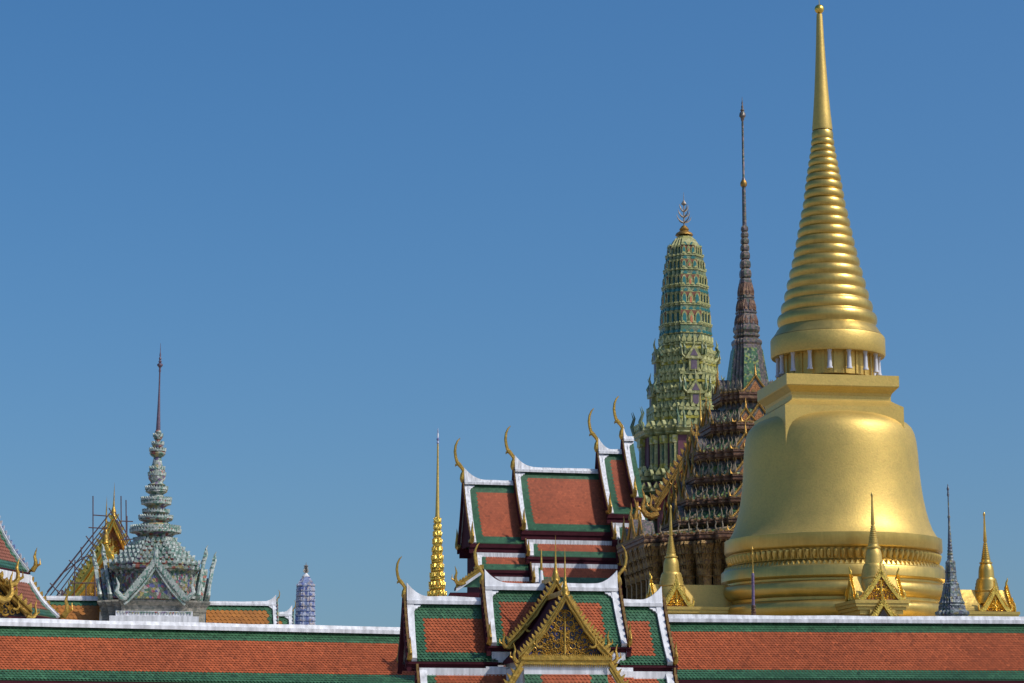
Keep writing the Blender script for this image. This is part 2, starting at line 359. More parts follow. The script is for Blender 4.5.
def tier(root,u0,u1,vr,zr,ve,ze,q,ends=(1,1),tile=('red','green'),tw=.11,th=.10,bord=None,ch=1.0,sag=.03,
         cap=True,capw=.16,fascia=.16,back=True,caph=.14,verge=.2,corner=.45,gable=True,hh=.5,chs=(1,1),label=None,name='roof_tier',bl=None,swoop=.5,bargemats=None,bk=.75):
    """a gabled roof tier. q = ornament scale (m). returns the roof part"""
    P=prof(vr,zr,ve,ze,sag)
    mb=MB(); bord=bord or (.3,.3,.25,.25)
    slope_tiles(mb,u0,u1,P,tw,th,bord)
    PB=None
    if back:
        vb=vr+(vr-ve)*bk; PB=prof(vr,zr,vb,ze,sag); slope_tiles(mb,u0,u1,PB,tw*2.5,th*2.5,bord)
    roof=mb.obj(name,list(tile),root,label)
    # ridge cap, swept up at the ends
    if cap:
        mb=MB(); h=caph; w=capw
        us=[]; n=24
        for i in range(n+1): us.append(u0+(u1-u0)*i/n)
        sw=min(1.1*q*swoop,(u1-u0)*.45)
        for e,s_ in ((0,u0),(1,u1)):
            if ends[e]:
                for k in range(1,10): us.append(s_+(1 if e==0 else -1)*sw*k/10)
        us=sorted(set(round(x,4) for x in us))
        def lift(u):
            z=.010*math.sin(u*1.9)+.007*math.sin(u*5.3+1)
            if ends[0] and u-u0<sw: z+=max(0,.62*q*swoop*(1-(u-u0)/sw)**2.2)
            if ends[1] and u1-u<sw: z+=max(0,.62*q*swoop*(1-(u1-u)/sw)**2.2)
            return z
        V=[]
        for u in us:
            z=lift(u); tp=w*.5*(1-.55*min(1,max(0,z)/(.62*q*swoop+1e-6)))
            V+=[(u,vr-w,zr-.25*h),(u,vr-w,zr+.35*h),(u,vr-w*.72,zr+.4*h),(u,vr-tp,zr+h+z),(u,vr+tp,zr+h+z),(u,vr+w*.72,zr+.4*h),(u,vr+w,zr+.35*h),(u,vr+w,zr-.25*h)]
        F=[]
        for i in range(len(us)-1):
            for k in range(7): F.append((8*i+k,8*i+k+1,8*i+9+k,8*i+8+k))
        F+=[tuple(range(8)),tuple(range(8*len(us)-8,8*len(us)))[::-1]]
        mb.add(V,F,0); mb.obj('ridge_cap','white',roof)
    else:
        # a skirt roof: white flashing board along its top edge
        mb=MB(); mb.box(u0,u1,vr-.05,vr+.06,zr-.5*caph,zr+.75*caph); mb.obj('ridge_cap','white',roof)
    # verge strips and stepped corners (white) + barge boards
    for e,s_ in ((0,u0),(1,u1)):
        if not ends[e]: continue
        d=1 if e==0 else -1
        mb=MB()
        for PP in ([P,PB] if PB else [P]):
            n=len(PP); V=[]
            sg=-1 if PP[-1][0]<PP[0][0] else 1
            for i,(v,z) in enumerate(PP):
                t=i/(n-1); wv=verge*(1.0-.25*t)
                V+=[(s_,v+sg*.05,z+.055),(s_+d*wv,v+sg*.05,z+.055),(s_+d*wv,v,z-.02),(s_,v,z-.02)]
            F=[]
            for i in range(n-1):
                for k in range(4): F.append((4*i+k,4*i+(k+1)%4,4*i+4+(k+1)%4,4*i+4+k))
            F+=[(0,1,2,3),(4*n-4,4*n-3,4*n-2,4*n-1)]
            mb.add(V,F,0)
            if cap and corner:
                # stepped white corner piece lying on the slope
                (va,za),(vb_,zb)=PP[0],PP[-1]; L=math.dist(PP[0],PP[-1]); ev,ez=(vb_-va)/L,(zb-za)/L
                nv,nz=(ez,-ev) if ev<0 else (-ez,ev)
                if nz<0: nv,nz=-nv,-nz
                c=corner; st=[(0,0),(c*1.25,0),(c*1.12,.32*c),(c*.86,.36*c),(c*.76,.62*c),(c*.5,.68*c),(c*.40,1.0*c),(c*.18,1.12*c),(c*.08,1.5*c),(0,1.55*c)]
                lo=[];hi=[]
                for (a,b) in st:
                    a+=verge*.6; b+=capw*.6
                    lo.append((s_+d*a,va+ev*b-nv*.0,za+ez*b)); hi.append((s_+d*a,va+ev*b+nv*.05,za+ez*b+nz*.05-sag*.3))
                k=len(st); mb.add(lo+hi,[tuple(range(k,2*k))]+[(i,(i+1)%k,k+(i+1)%k,k+i) for i in range(k)],0)
        mb.obj('verge','white',roof)
        mb=MB()
        for PP in ([P,PB] if PB else [P]): barge(mb,s_,-d,PP,q)
        for PP in ([P,PB] if PB else [P]):
            sg=-1 if PP[-1][0]<PP[0][0] else 1
            hanghong(mb,s_-d*.05*q,PP[-1][0],PP[-1][1]+.02,hh*q,0,sg,3)
        mb.obj('bargeboard',(bargemats or ['maroon','tooth','bmos'])+['brass'],roof)
        if chs[e]:
            mb=MB(); chofa(mb,s_-d*.05*q,vr,zr+.02*q+(.1*q if cap else 0),ch*q,-d); mb.obj('roof_finial','brass',roof)
        if gable and PB:
            mb=MB(); g=.06*q
            pts=[(v,z-.06) for v,z in P[::-1]]+[(v,z-.06) for v,z in PB[1:]]
            mb.prism(pts,'x',s_+d*g,s_+d*(g+.15)); mb.obj('gable_panel','maroon',roof)
    # fascia under the eave
    if fascia:
        mb=MB(); e=.06
        mb.box(u0-.12*q*ends[0],u1+.12*q*ends[1],ve+.03,ve+.16,ze-fascia,ze-.02)
        mb.box(u0-.12*q*ends[0],u1+.12*q*ends[1],ve-.04,ve+.03,ze-fascia*.45,ze-.025)
        mb.obj('fascia','maroon',roof)
        if back: mb=MB(); mb.box(u0,u1,vr+(vr-ve)*bk-.16,vr+(vr-ve)*bk-.03,ze-fascia,ze-.02); mb.obj('fascia','maroon',roof)
    return roof

def solve_eave(F,px,vr,zr,y_eave,k):
    ze=zr-1.5
    for _ in range(8):
        run=k*(zr-ze); ze=F.loc(px,y_eave,vr-run)[1]
    return vr-k*(zr-ze), ze

def scrolls(mb, apex, half, base_z, v, r, rows=5, m=0):
    """mirrored gilded vine scrolls filling a triangle"""
    cu, za = apex; H=za-base_z
    def spiral(x,z,rad,turn,sgn,a0):
        pts=[]; n=14
        for i in range(n):
            t=i/(n-1); a=a0+sgn*turn*t*2*math.pi; rr=rad*(1-t*.85)
            pts.append((x+rr*math.cos(a),v,z+rr*math.sin(a)))
        mb.tube(pts,[r*(1-.5*i/n) for i in range(n)],5,m)
    placed=[]
    for t in range(rows*rows*60):
        f=random.random()**1.3; z=base_z+H*f*.9+r; wid=half*(1-(z-base_z)/H)-r*3
        rad=min(H,half)*random.choice((.13,.10,.075,.055))*(5/rows)**.6
        if wid<rad*.9: continue
        x=random.uniform(rad*.8,max(rad*.9,wid-rad*.4))
        if any(math.hypot(x-a,z-b)<(rad+c)*.74 for a,b,c in placed): continue
        placed.append((x,z,rad)); a0=random.uniform(0,6.3); sg0=random.choice((-1,1))
        for sg in (-1,1):
            n=12; pts=[]
            for i in range(n):
                q=i/(n-1); a=a0+sg0*1.25*q*2*math.pi; rr=rad*(1-q*.85); pts.append((cu+sg*(x+rr*math.cos(a)),v-.3*r*(i%2),z+rr*math.sin(a)))
            mb.tube(pts,[r*(1.25-.8*i/n) for i in range(n)],4,m)
            mb.tube([(cu+sg*(x+rad*1.0*math.cos(a0)),v,z+rad*math.sin(a0)),(cu+sg*(x+rad*1.3*math.cos(a0+.5)),v,z+rad*1.3*math.sin(a0+.5))],[r*1.1,r*.2],4,m)
    mb.tube([(cu,v,base_z),(cu,v,base_z+H*.08),(cu,v,base_z+H*.2),(cu,v,base_z+H*.3),(cu,v,base_z+H*.45),(cu,v,base_z+H*.9)],[r*4,r*1.5,r*3.5,r*1.2,r*2.6,r*.5],8,m)

def front_gable(root,au,az,half,fz,v,vb,q,mats,name='gable',spike=0,teeth=True,wd=.16,panel=True,tiles=None,foot=True,inset=.25,curve=.10,soffit=True,beam=True,scr=None,step=.14,fl=.13,scr_m='brass',side=(1,1)):
    """gable facing -v with its roof running back to vb. mats: board, teeth, panel"""
    n=10; L=[]; 
    for i in range(n+1):
        t=i/n; L.append((half*t, az-(az-fz)*t - curve*(az-fz)*math.sin(math.pi*t)*.5))
    mb=MB()
    for sg in (-1,1):
        if not side[0 if sg<0 else 1]: continue
        V=[]
        for i,(a,z) in enumerate(L):
            V+=[(au+sg*a,v,z),(au+sg*a,v+.10*q,z),(au+sg*a,v+.10*q,z-wd*1.5),(au+sg*a,v,z-wd*1.5)]
        F=[]
        for i in range(n):
            for k in range(4): F.append((4*i+k,4*i+(k+1)%4,4*i+4+(k+1)%4,4*i+4+k))
        F+=[(0,1,2,3),(4*n,4*n+1,4*n+2,4*n+3)]
        mb.add(V,F,0)
        # raised inner moulding
        mb.tube([(au+sg*a,v-.02*q,z-wd*.35) for a,z in L],wd*.17,5,1)
        if foot: mb.tube([(au+sg*a,v-.02*q,z-wd*1.2-.03*math.sin(i*1.9)*q) for i,(a,z) in enumerate(L)],[wd*.16]*(n+1),5,1)
        if teeth:
            LL=math.dist(L[0],L[-1]); k=int(LL/(step*q))
            for j in range(k):
                t=(j+.6)/k*n; i=min(n-1,int(t)); f=t-i
                a=L[i][0]+(L[i+1][0]-L[i][0])*f; z=L[i][1]+(L[i+1][1]-L[i][1])*f
                da,dz=(L[-1][0]-L[0][0])/LL,(L[-1][1]-L[0][1])/LL; na,nz=-dz,da
                h=fl*q; ww=step*q*.38
                pts=[(a-da*ww,z-dz*ww),(a+da*ww,z+dz*ww),(a+na*h*.6+da*ww*.3,z+nz*h*.6+dz*ww*.3),(a+na*h-da*ww*.9,z+nz*h-dz*ww*.9)]
                mb.prism([(au+sg*x,y) for x,y in pts],'y',v+.01,v+.07*q,1)
        if foot:
            hanghong(mb,au+sg*(half-.02*q),v,fz-wd*1.2,.42*q,sg,0,1)
            a,z=L[int(n*.62)]; hanghong(mb,au+sg*a*.94,v-.04*q,z-wd*2.1,.26*q,sg,0,1)
    b=mb.obj('bargeboard',[mats[0],mats[1]],root)
    if panel:
        mb=MB(); pz=fz+.05
        pts=[(au+a,z-wd*.9) for a,z in L[:-1]]; pts=pts+[(au+half*.96,fz-wd)]
        poly=[(2*au-x,y) for x,y in pts[::-1]]+pts[1:]
        mb.prism(poly,'y',v+.10*q,v+.10*q+.12)
        p=mb.obj('pediment',mats[2],root)
        if scr:
            mb=MB(); scrolls(mb,(au,az-wd*2.2),half-wd*1.0,fz-wd*.6,v+.09*q,scr[1],scr[0]); mb.obj('scrollwork',scr_m,p)
    if spike:
        mb=MB(); h=spike
        mb.lathe([(.001,az+h),(.012*h,az+h*.7),(.022*h,az+h*.4),(.035*h,az+h*.22),(.065*h,az+h*.12),(.085*h,az+h*.05),(.07*h,az-.02*h),(.09*h,az-.06*h),(.05*h,az-.1*h)][::-1],au,v+.05*q,10)
        mb.obj('roof_finial','brass',root)
    if tiles:
        mb=MB()
        for sg in (-1,1):
            P=[(au+sg*a*.985,z-.05) for a,z in L]; V=[]
            for (x,z) in P: V+=[(x,v+.06*q,z),(x,vb,z),(x,v+.06*q,z-.07),(x,vb,z-.07)]
            F=[]
            for i in range(n): a=4*i; F+=[(a,a+1,a+5,a+4),(a+2,a+6,a+7,a+3)]
            mb.add(V,F[0::2],0); mb.add(V,F[1::2],1)
            F=[(0,1,3,2),(4*n,4*n+2,4*n+3,4*n+1)]; mb.add(V,F,1)
            for i in range(n): mb.add(V,[(4*i,4*i+4,4*i+6,4*i+2)],1)
        mb.box(au-.06*q,au+.06*q,v+.1*q,vb,az-.06,az+.05*q,2)
        mb.obj('roof_slope',[tiles,'maroon','brass'],root)
    return b

# ================================================================ GROUND
mb=MB(); mb.box(-3500,3500,-200,5200,-.5,0); structure(mb.obj('ground','stone'))
mb=MB(); mb.box(-60,90,82,230,.004,2.5); structure(mb.obj('terrace','stone'))

# ================================================================ CLOISTER GALLERIES
def gallery(F,xl,xr,yr,ye,extra_l,extra_r,label,px_e,name='gallery'):
    root=thing(name,F,label,'gallery')
    u0,zr=F.loc(xl,yr); u1,_=F.loc(xr,yr); u0-=extra_l; u1+=extra_r
    ve,ze=solve_eave(F,px_e,0,zr,ye,.85)
    r=tier(root,u0,u1,0,zr-.14,ve,ze,1,ends=(0,0),tile=('red','green'),tw=.088,th=.08,bord=(0,0,.40,.27),sag=.02,capw=.15,caph=.15,fascia=.35)
    # lower roof tier and wall
    P=(ve-.0,ze-.36)
    r2=tier(root,u0,u1,ve-.02,ze-.42,ve-1.6,ze-1.9,1,ends=(0,0),tile=('red','green'),tw=.23,th=.2,bord=(0,0,.4,.3),cap=False,fascia=.3,back=False)
    mb=MB(); mb.box(u0,u1,ve+.4,-ve-.4,0,ze-.37); mb.obj('wall','wall',root)
    return root
FL=Frame(403,628,70,22)
gallery(FL,-6,409,618.4,682,16,3.2,'long low cloister left of the gate, orange-red tiles edged in green','x' and 200)
FR=Frame(672,615,70,5.0)
gallery(FR,664,1030,615.2,679.5,2.2,20,'long low cloister right of the gate, before the golden stupa','x' and 850)

# ================================================================ GATE PAVILION
G=Frame(552,600,60,10.0)
root=thing('gate_pavilion',G,'gate pavilion with stepped white-edged orange and green roofs and a gilded front gable','pavilion')
def px(u,z): return u,z
q=.95
# centre tier
u0,zr=G.loc(484.5,582.5); u1,_=G.loc(617,582.5)
ve,ze=solve_eave(G,490,0,zr,645,.64)
# left tier / right tier: same planes, one step lower
ul,zl=G.loc(406.5,596.5); uc,_=G.loc(487,596.5)
drop=zr-zl; vel,zel=solve_eave(G,413,0,zl,660.5,.64)
bd=(.46,.46,.42,.30)
tier(root,u0,u1,0,zr-.13,ve,ze,q,ch=.92,bord=(.30,.40,.40,.18),tw=.080,th=.072,capw=.12,caph=.13,verge=.15,corner=.17,fascia=.13)
tier(root,ul,u0+.15,0,zl-.13,vel,zel,q,ends=(1,0),ch=.92,bord=(.33,0,.42,.22),tw=.080,th=.072,capw=.12,caph=.13,verge=.15,corner=.17,fascia=.16)
ur,zr2=G.loc(661.5,599.5)
ver,zer=solve_eave(G,668,0,zr2,664.5,.64)
tier(root,u1-.15,ur,0,zr2-.13,ver,zer,q,ends=(0,1),ch=.92,chs=(1,0),bord=(0,.33,.42,.22),tw=.080,th=.072,capw=.12,caph=.13,verge=.15,corner=.17,fascia=.16)
# lower skirts of the same roof
for (a,b,e,vv,zz) in ((ul,u0+.35,(1,0),vel,zel),(u1-.35,ur,(0,1),ver,zer),(u0-.12,u1+.12,(0,0),ve,ze-.30)):
    tier(root,a+(.16 if e[0] else 0),b-(.02 if e[1] else 0),vv-.03,zz-.25,vv-1.0,zz-1.5,q,ends=e,cap=False,back=False,ch=0,chs=(0,0),gable=False,bord=(.33*e[0],.33*e[1],.0,.3),tw=.080,th=.072,caph=.13,verge=.15,fascia=.2,sag=.02)
# white clerestory wall between the tiers, body below
mb=MB(); mb.box(u0+.05,u1-.05,ve+.12,-ve-.12,ze-.35,ze-.03); mb.box(u0+.02,u1-.02,ve+.02,-ve,ze-.36,ze-.14)
mb.box(ul+.5,ur-.5,vel+.25,-vel-.25,0,zel-.1)
mb.obj('wall','white',root)
# dormer: rear gable then front gable
au,az=G.loc(556,578,-1.15); fu,fz=G.loc(508,641,-1.15)
front_gable(root,au,az,au-fu,fz,-1.15,.2,q,('brass','brass','maroon'),spike=.92,wd=.12,tiles='maroon',step=.10,fl=.10,curve=.13)
au2,az2=G.loc(565.5,592,-2.9); fu2,fz2=G.loc(519,655,-2.9)
front_gable(root,au2,az2,au2-fu2,fz2,-2.9,-.9,q,('brass','brass','blue'),spike=.92,wd=.125,tiles='maroon',step=.10,fl=.10,curve=.15,scr=(8,.012))
# gilded beam with pendants
z0=G.z(666,-2.9); z1=G.z(657.5,-2.9); hb=(au2-fu2)*.92
mb=MB(); mb.box(au2-hb,au2+hb,-2.93,-2.6,z0+.05,z1); mb.box(au2-hb-.04,au2+hb+.04,-2.98,-2.6,z1-.05,z1+.01); mb.box(au2-hb-.03,au2+hb+.03,-2.97,-2.6,z0+.03,z0+.07)
for i in range(44):
    x=au2-hb+2*hb*(i+.5)/44; mb.flame((x,-2.955,z1),(0,-1,0),.035,.075,.02); 
    mb.prism([(x-.015,z0+.04),(x+.015,z0+.04),(x,z0-.03)],'y',-2.95,-2.93)
mb.obj('beam','brass',root)
mb=MB(); mb.box(au2-hb*.93,au2+hb*.93,-2.55,-.5,z0-4,z1-.02); mb.box(au2-.9,au2+.9,-2.2,0,0,z0); mb.obj('porch_wall','wall',root)
# lower hipped skirt in front
zt=G.z(667.5,-2.9)
tier(root,au2-.86,au2+.86,-2.86,zt-.06,-3.4,zt-.95,q,ends=(0,0),tile=('red','green'),cap=False,back=False,bord=(.35,.35,0,.2),tw=.080,th=.072,caph=.17,fascia=.1)
for sg in (-1,1):
    mb=MB(); a0=(au2+sg*(hb+.02),zt+.10); a1=(au2+sg*(hb+.85),zt-1.1)
    n=10
    for (dz,rr,mm) in ((0,.055,0),(-.11,.04,0)):
        mb.tube([(a0[0]+(a1[0]-a0[0])*i/n,-2.95,a0[1]+(a1[1]-a0[1])*i/n+dz-.05*math.sin(math.pi*i/n)) for i in range(n+1)],rr,6)
    for i in range(11):
        t=(i+.5)/11; x=a0[0]+(a1[0]-a0[0])*t; z=a0[1]+(a1[1]-a0[1])*t
        mb.prism([(x,z-.03),(x+sg*.06,z-.1),(x+sg*.13,z+.05)],'y',-2.98,-2.92)
    mb.obj('bargeboard','brass',root)
    mb=MB(); P=[(au2+sg*.84,zt+.06),(au2+sg*.90,zt+.06),(au2+sg*1.5,zt-.95),(au2+sg*1.40,zt-.95)]
    mb.prism(P,'y',-2.93,-2.88); mb.obj('verge','white',root)
# slim finial on a white base behind the ridge
cu,cz=G.loc(541.3,581,.35)
mb=MB(); mb.lathe([(.07,cz-.35),(.055,cz+.02),(.03,cz+.22),(.012,cz+.24)],cu,.35,10); b=mb.obj('finial_base','white',root)
mb=MB(); mb.lathe([(.02,cz+.23),(.03,cz+.28),(.022,cz+.45),(.010,cz+.66),(.001,cz+.70)],cu,.35,8); mb.obj('roof_finial','brass',b)

# ---- small side pavilion behind the gate
Fp=Frame(481,580,68,4)
root=thing('side_pavilion',Fp,'small gabled pavilion with green tiles half hidden behind the left tier of the gate','pavilion')
au,az=Fp.loc(482,566); fu,fz=Fp.loc(456,583)
front_gable(root,au,az,au-fu,fz,0,1.2,.8,('brass','brass','green'),wd=.09,tiles='green',step=.10,fl=.04,curve=.0,foot=False,side=(1,0))
mb=MB(); hanghong(mb,fu+.12,-.02,fz-.03,.45,-1,0); mb.obj('roof_finial','brass',root)
mb=MB()
for sg in (-1,1):
    mb.prism([(au,az-.12),(au+sg*(au-fu),fz-.14),(au+sg*(au-fu),fz-.22),(au,az-.20)],'y',-.03,.02)
mb.obj('verge','white',root)
mb=MB(); w_=(au-fu); mb.box(au-w_-.15,au+w_+.15,-.1,1.2,fz-.42,fz-.24)
mb.prism([(au-w_-.1,fz-.42),(au+w_+.1,fz-.42),(au+w_+.45,fz-.85),(au-w_-.45,fz-.85)],'y',-.08,1.3); mb.obj('eave','maroon',root)
mb=MB(); mb.box(au-w_+.1,au+w_-.1,.1,1.15,0,fz-.86); mb.obj('wall','wall',root)

# ================================================================ GOLDEN STUPA
C=Frame(833,560,122,8.5)
root=thing('golden_stupa',C,'huge bell-shaped golden stupa with ringed spire, tallest thing in view','stupa')
CX={}
def cm(): return C.m(500)
mpx=cm()
def PR(L,off=0): return [(h*mpx,C.z(y,0,833)-0) for h,y in L]
# spire
mb=MB(); mb.lathe(PR([(3.0,15),(3.4,22),(4.4,45),(5.8,70),(7.4,95),(9.0,115),(10.4,129),(10.2,131)])[::-1],seg=40); sp=mb.obj('spire','gold',root)
mb=MB(); zc=C.z(9.8,0,833); r=4.9*mpx
mb.lathe([(r*math.sin(math.pi*i/16)+.001,zc-r*math.cos(math.pi*i/16)) for i in range(17)],seg=24); mb.lathe([(.02,zc+r*.9),(.012,zc+r+.35),(.001,zc+r+.4)],seg=6); mb.obj('orb','gild',sp)
# ringed cone: stacked tori
rings=[(11.0,136),(12.0,143.5),(12.8,150),(14.0,157),(15.3,164),(16.6,171.5),(17.9,179),(19.2,187),(20.5,196),(21.8,205),(24,215),(26,224.5),(28,234),(30,244),(32.2,254),(34.6,264),(37.2,274.5),(40,285.5),(42.8,297),(46.4,309),(50.4,321.5)]
P=[]
for i,(r,y) in enumerate(rings):
    y0=(rings[i-1][1]+y)/2 if i else y-3.5; y1=(rings[i+1][1]+y)/2 if i+1<len(rings) else y+6.5
    rr=r-(y1-y0)*.32
    if i==0: P+=[(10.2,132),(11.0,134),(11,138.5),(10.4,140)]; continue
    for t in (0,.1,.22,.36,.5,.64,.78,.9):
        yy=y0+(y1-y0)*t; P.append((rr-.6+(r-rr+.6)*math.sqrt(max(0,1-(2*t-1)**2))**.8 if t>0 else rr-.8,yy))
P+=[(48.5,328.2),(50.5,330.5),(52.5,334.0),(54.8,337),(56,338.5)]
mb=MB(); mb.lathe(PR(P)[::-1],seg=72); mb.obj('ringed_cone','gold2',root)
zt=C.z(339.5,0,833)
mb=MB(); mb.lathe(PR([(52,338),(56.6,339.0),(57.6,341),(57.6,357.0),(56.5,358.6),(47,357.6)])[::-1],seg=72)
mb.lathe(PR([(44.5,355),(44.5,380)])[::-1],seg=48)
for k in range(24):   # wall panels of the neck
    a=2*math.pi*(k+.5)/24; c,s_=math.cos(a),math.sin(a); mb.T=Matrix.Rotation(a,4,'Z'); mb.box(44.2*mpx,45.6*mpx,-.06,.06,C.z(380,0,833),C.z(357,0,833)); 
mb.T=Matrix.Identity(4)
drum=mb.obj('drum','gold',root)
zb,zt_=C.z(376.5,0,833),C.z(357.5,0,833)
mbc=MB(); h=zt_-zb; mbc.lathe([(.13,0),(.13,.06),(.10,.1),(.09,h*.5),(.075,h*.8),(.10,h*.92),(.11,h)],seg=12)
repeats(root,'column',['shadewhite'],mbc,[((50.5*mpx*math.cos(a),50.5*mpx*math.sin(a),zb),a,1) for a in [2*math.pi*(k+.35)/16 for k in range(16)]])
# square box (cap, mouldings, body)
W2=C.loc(899.5,380)[0]; fl=None
hw=2.62   # half width of cap
vv=-hw
def ZB(y): return C.z(y,vv,833)
def sq(r): return [(-r,-r),(r,-r),(r,r),(-r,r)]
mb=MB()
w1=(C.loc(899.5,376,vv)[0]-C.loc(787,374,vv)[0])/2; cu_=(C.loc(899.5,376,vv)[0]+C.loc(787,374,vv)[0])/2
print('box halfwidth',w1,'centre',cu_)
L=[(w1,374.3),(w1,385),(w1-.02,386),(w1-.10,388),(w1-.26,392.5),(w1-.30,395.5),(w1-.30,400),(w1-.16,402),(w1+.05,404.5),(w1+.13,405.5),(w1+.13,462)]
mb.loft([(r,C.z(y,-r,833)) for r,y in L][::-1],sq,cu_,0); mb.obj('square_throne','gold',root)
# bell
P=[(40,412),(54,415.5),(60,419.5),(67,421.3),(72.5,423.8),(77.5,427),(81.3,431),(83.8,436.5),(85.4,444),(86.6,456),(87.4,472),(88.6,486),(90.4,500),(92.6,512),(95.4,523),(98.6,532),(101.6,537.5),(104.6,541.5)]
mb=MB(); mb.lathe(PR(P)[::-1],seg=112); mb.obj('bell','gold',root)
# mouldings under the bell
P=[(104,541.2),(107.4,541.8),(107.6,553.5),(106.6,555),(104.0,556.5),(102,562),(101,566.5),(102.5,568.5),(106,570.5),(110.6,573),(111.3,574),(111.3,583),(110.2,584.2),(107.2,585.5),(107.2,587.5),(110.6,588.6),(113.0,591),(113.8,595),(113.0,599),(110.3,602),(107.6,603.4),(107.6,606),(111,607),(114.6,608.6),(116.4,611),(116.8,613.6),(116,618),(113,622),(111,624),(111,628),(117,631),(120,636),(119,641),(115,645),(115,652),(128,654),(128,690)]
mb=MB(); mb.lathe(PR(P)[::-1],seg=112)
for k in range(96):
    a=2*math.pi*k/96; mb.T=Matrix.Rotation(a,4,'Z')
    z0,z1=C.z(566,0,833),C.z(558,0,833); 
    r0,r1=101.3*mpx,104.4*mpx
    mb.add([(r0,-.11,z0),(r0,.11,z0),(r0+.12,0,z0-.03),(r1,-.115,z1),(r1,.115,z1),(r1+.10,0,z1),((r0+r1)/2+.13,-.07,(z0+z1)/2),((r0+r1)/2+.13,.07,(z0+z1)/2)],[(0,2,6),(0,6,3),(6,2,7),(2,1,7),(1,4,7),(3,6,5),(6,7,5),(7,4,5)],0,True)
for k in range(130):
    a=2*math.pi*k/130; mb.T=Matrix.Rotation(a,4,'Z'); z0,z1=C.z(573.4,0,833),C.z(568.8,0,833)
    mb.add([(110*mpx,-.10,z0),(110*mpx,.10,z0),(102.6*mpx,.09,z1),(102.6*mpx,-.09,z1),(107.4*mpx,0,(z0+z1)/2+.11)],[(0,1,4),(1,2,4),(2,3,4),(3,0,4)],0)
mb.T=Matrix.Identity(4)
base=mb.obj('base_moulding','gold2',root)
zg=2.5
mb=MB(); zz=C.z(690,0,833)
mb.lathe([(7.2,zg),(7.2,zg+.8),(6.4,zg+1.0),(6.0,zz)],seg=64); mb.loft([(8.4,zg),(8.4,zz-1.2),(8.1,zz-1.1),(8.1,zz-.2),(8.5,zz)],sq); mb.obj('plinth','gold',root)

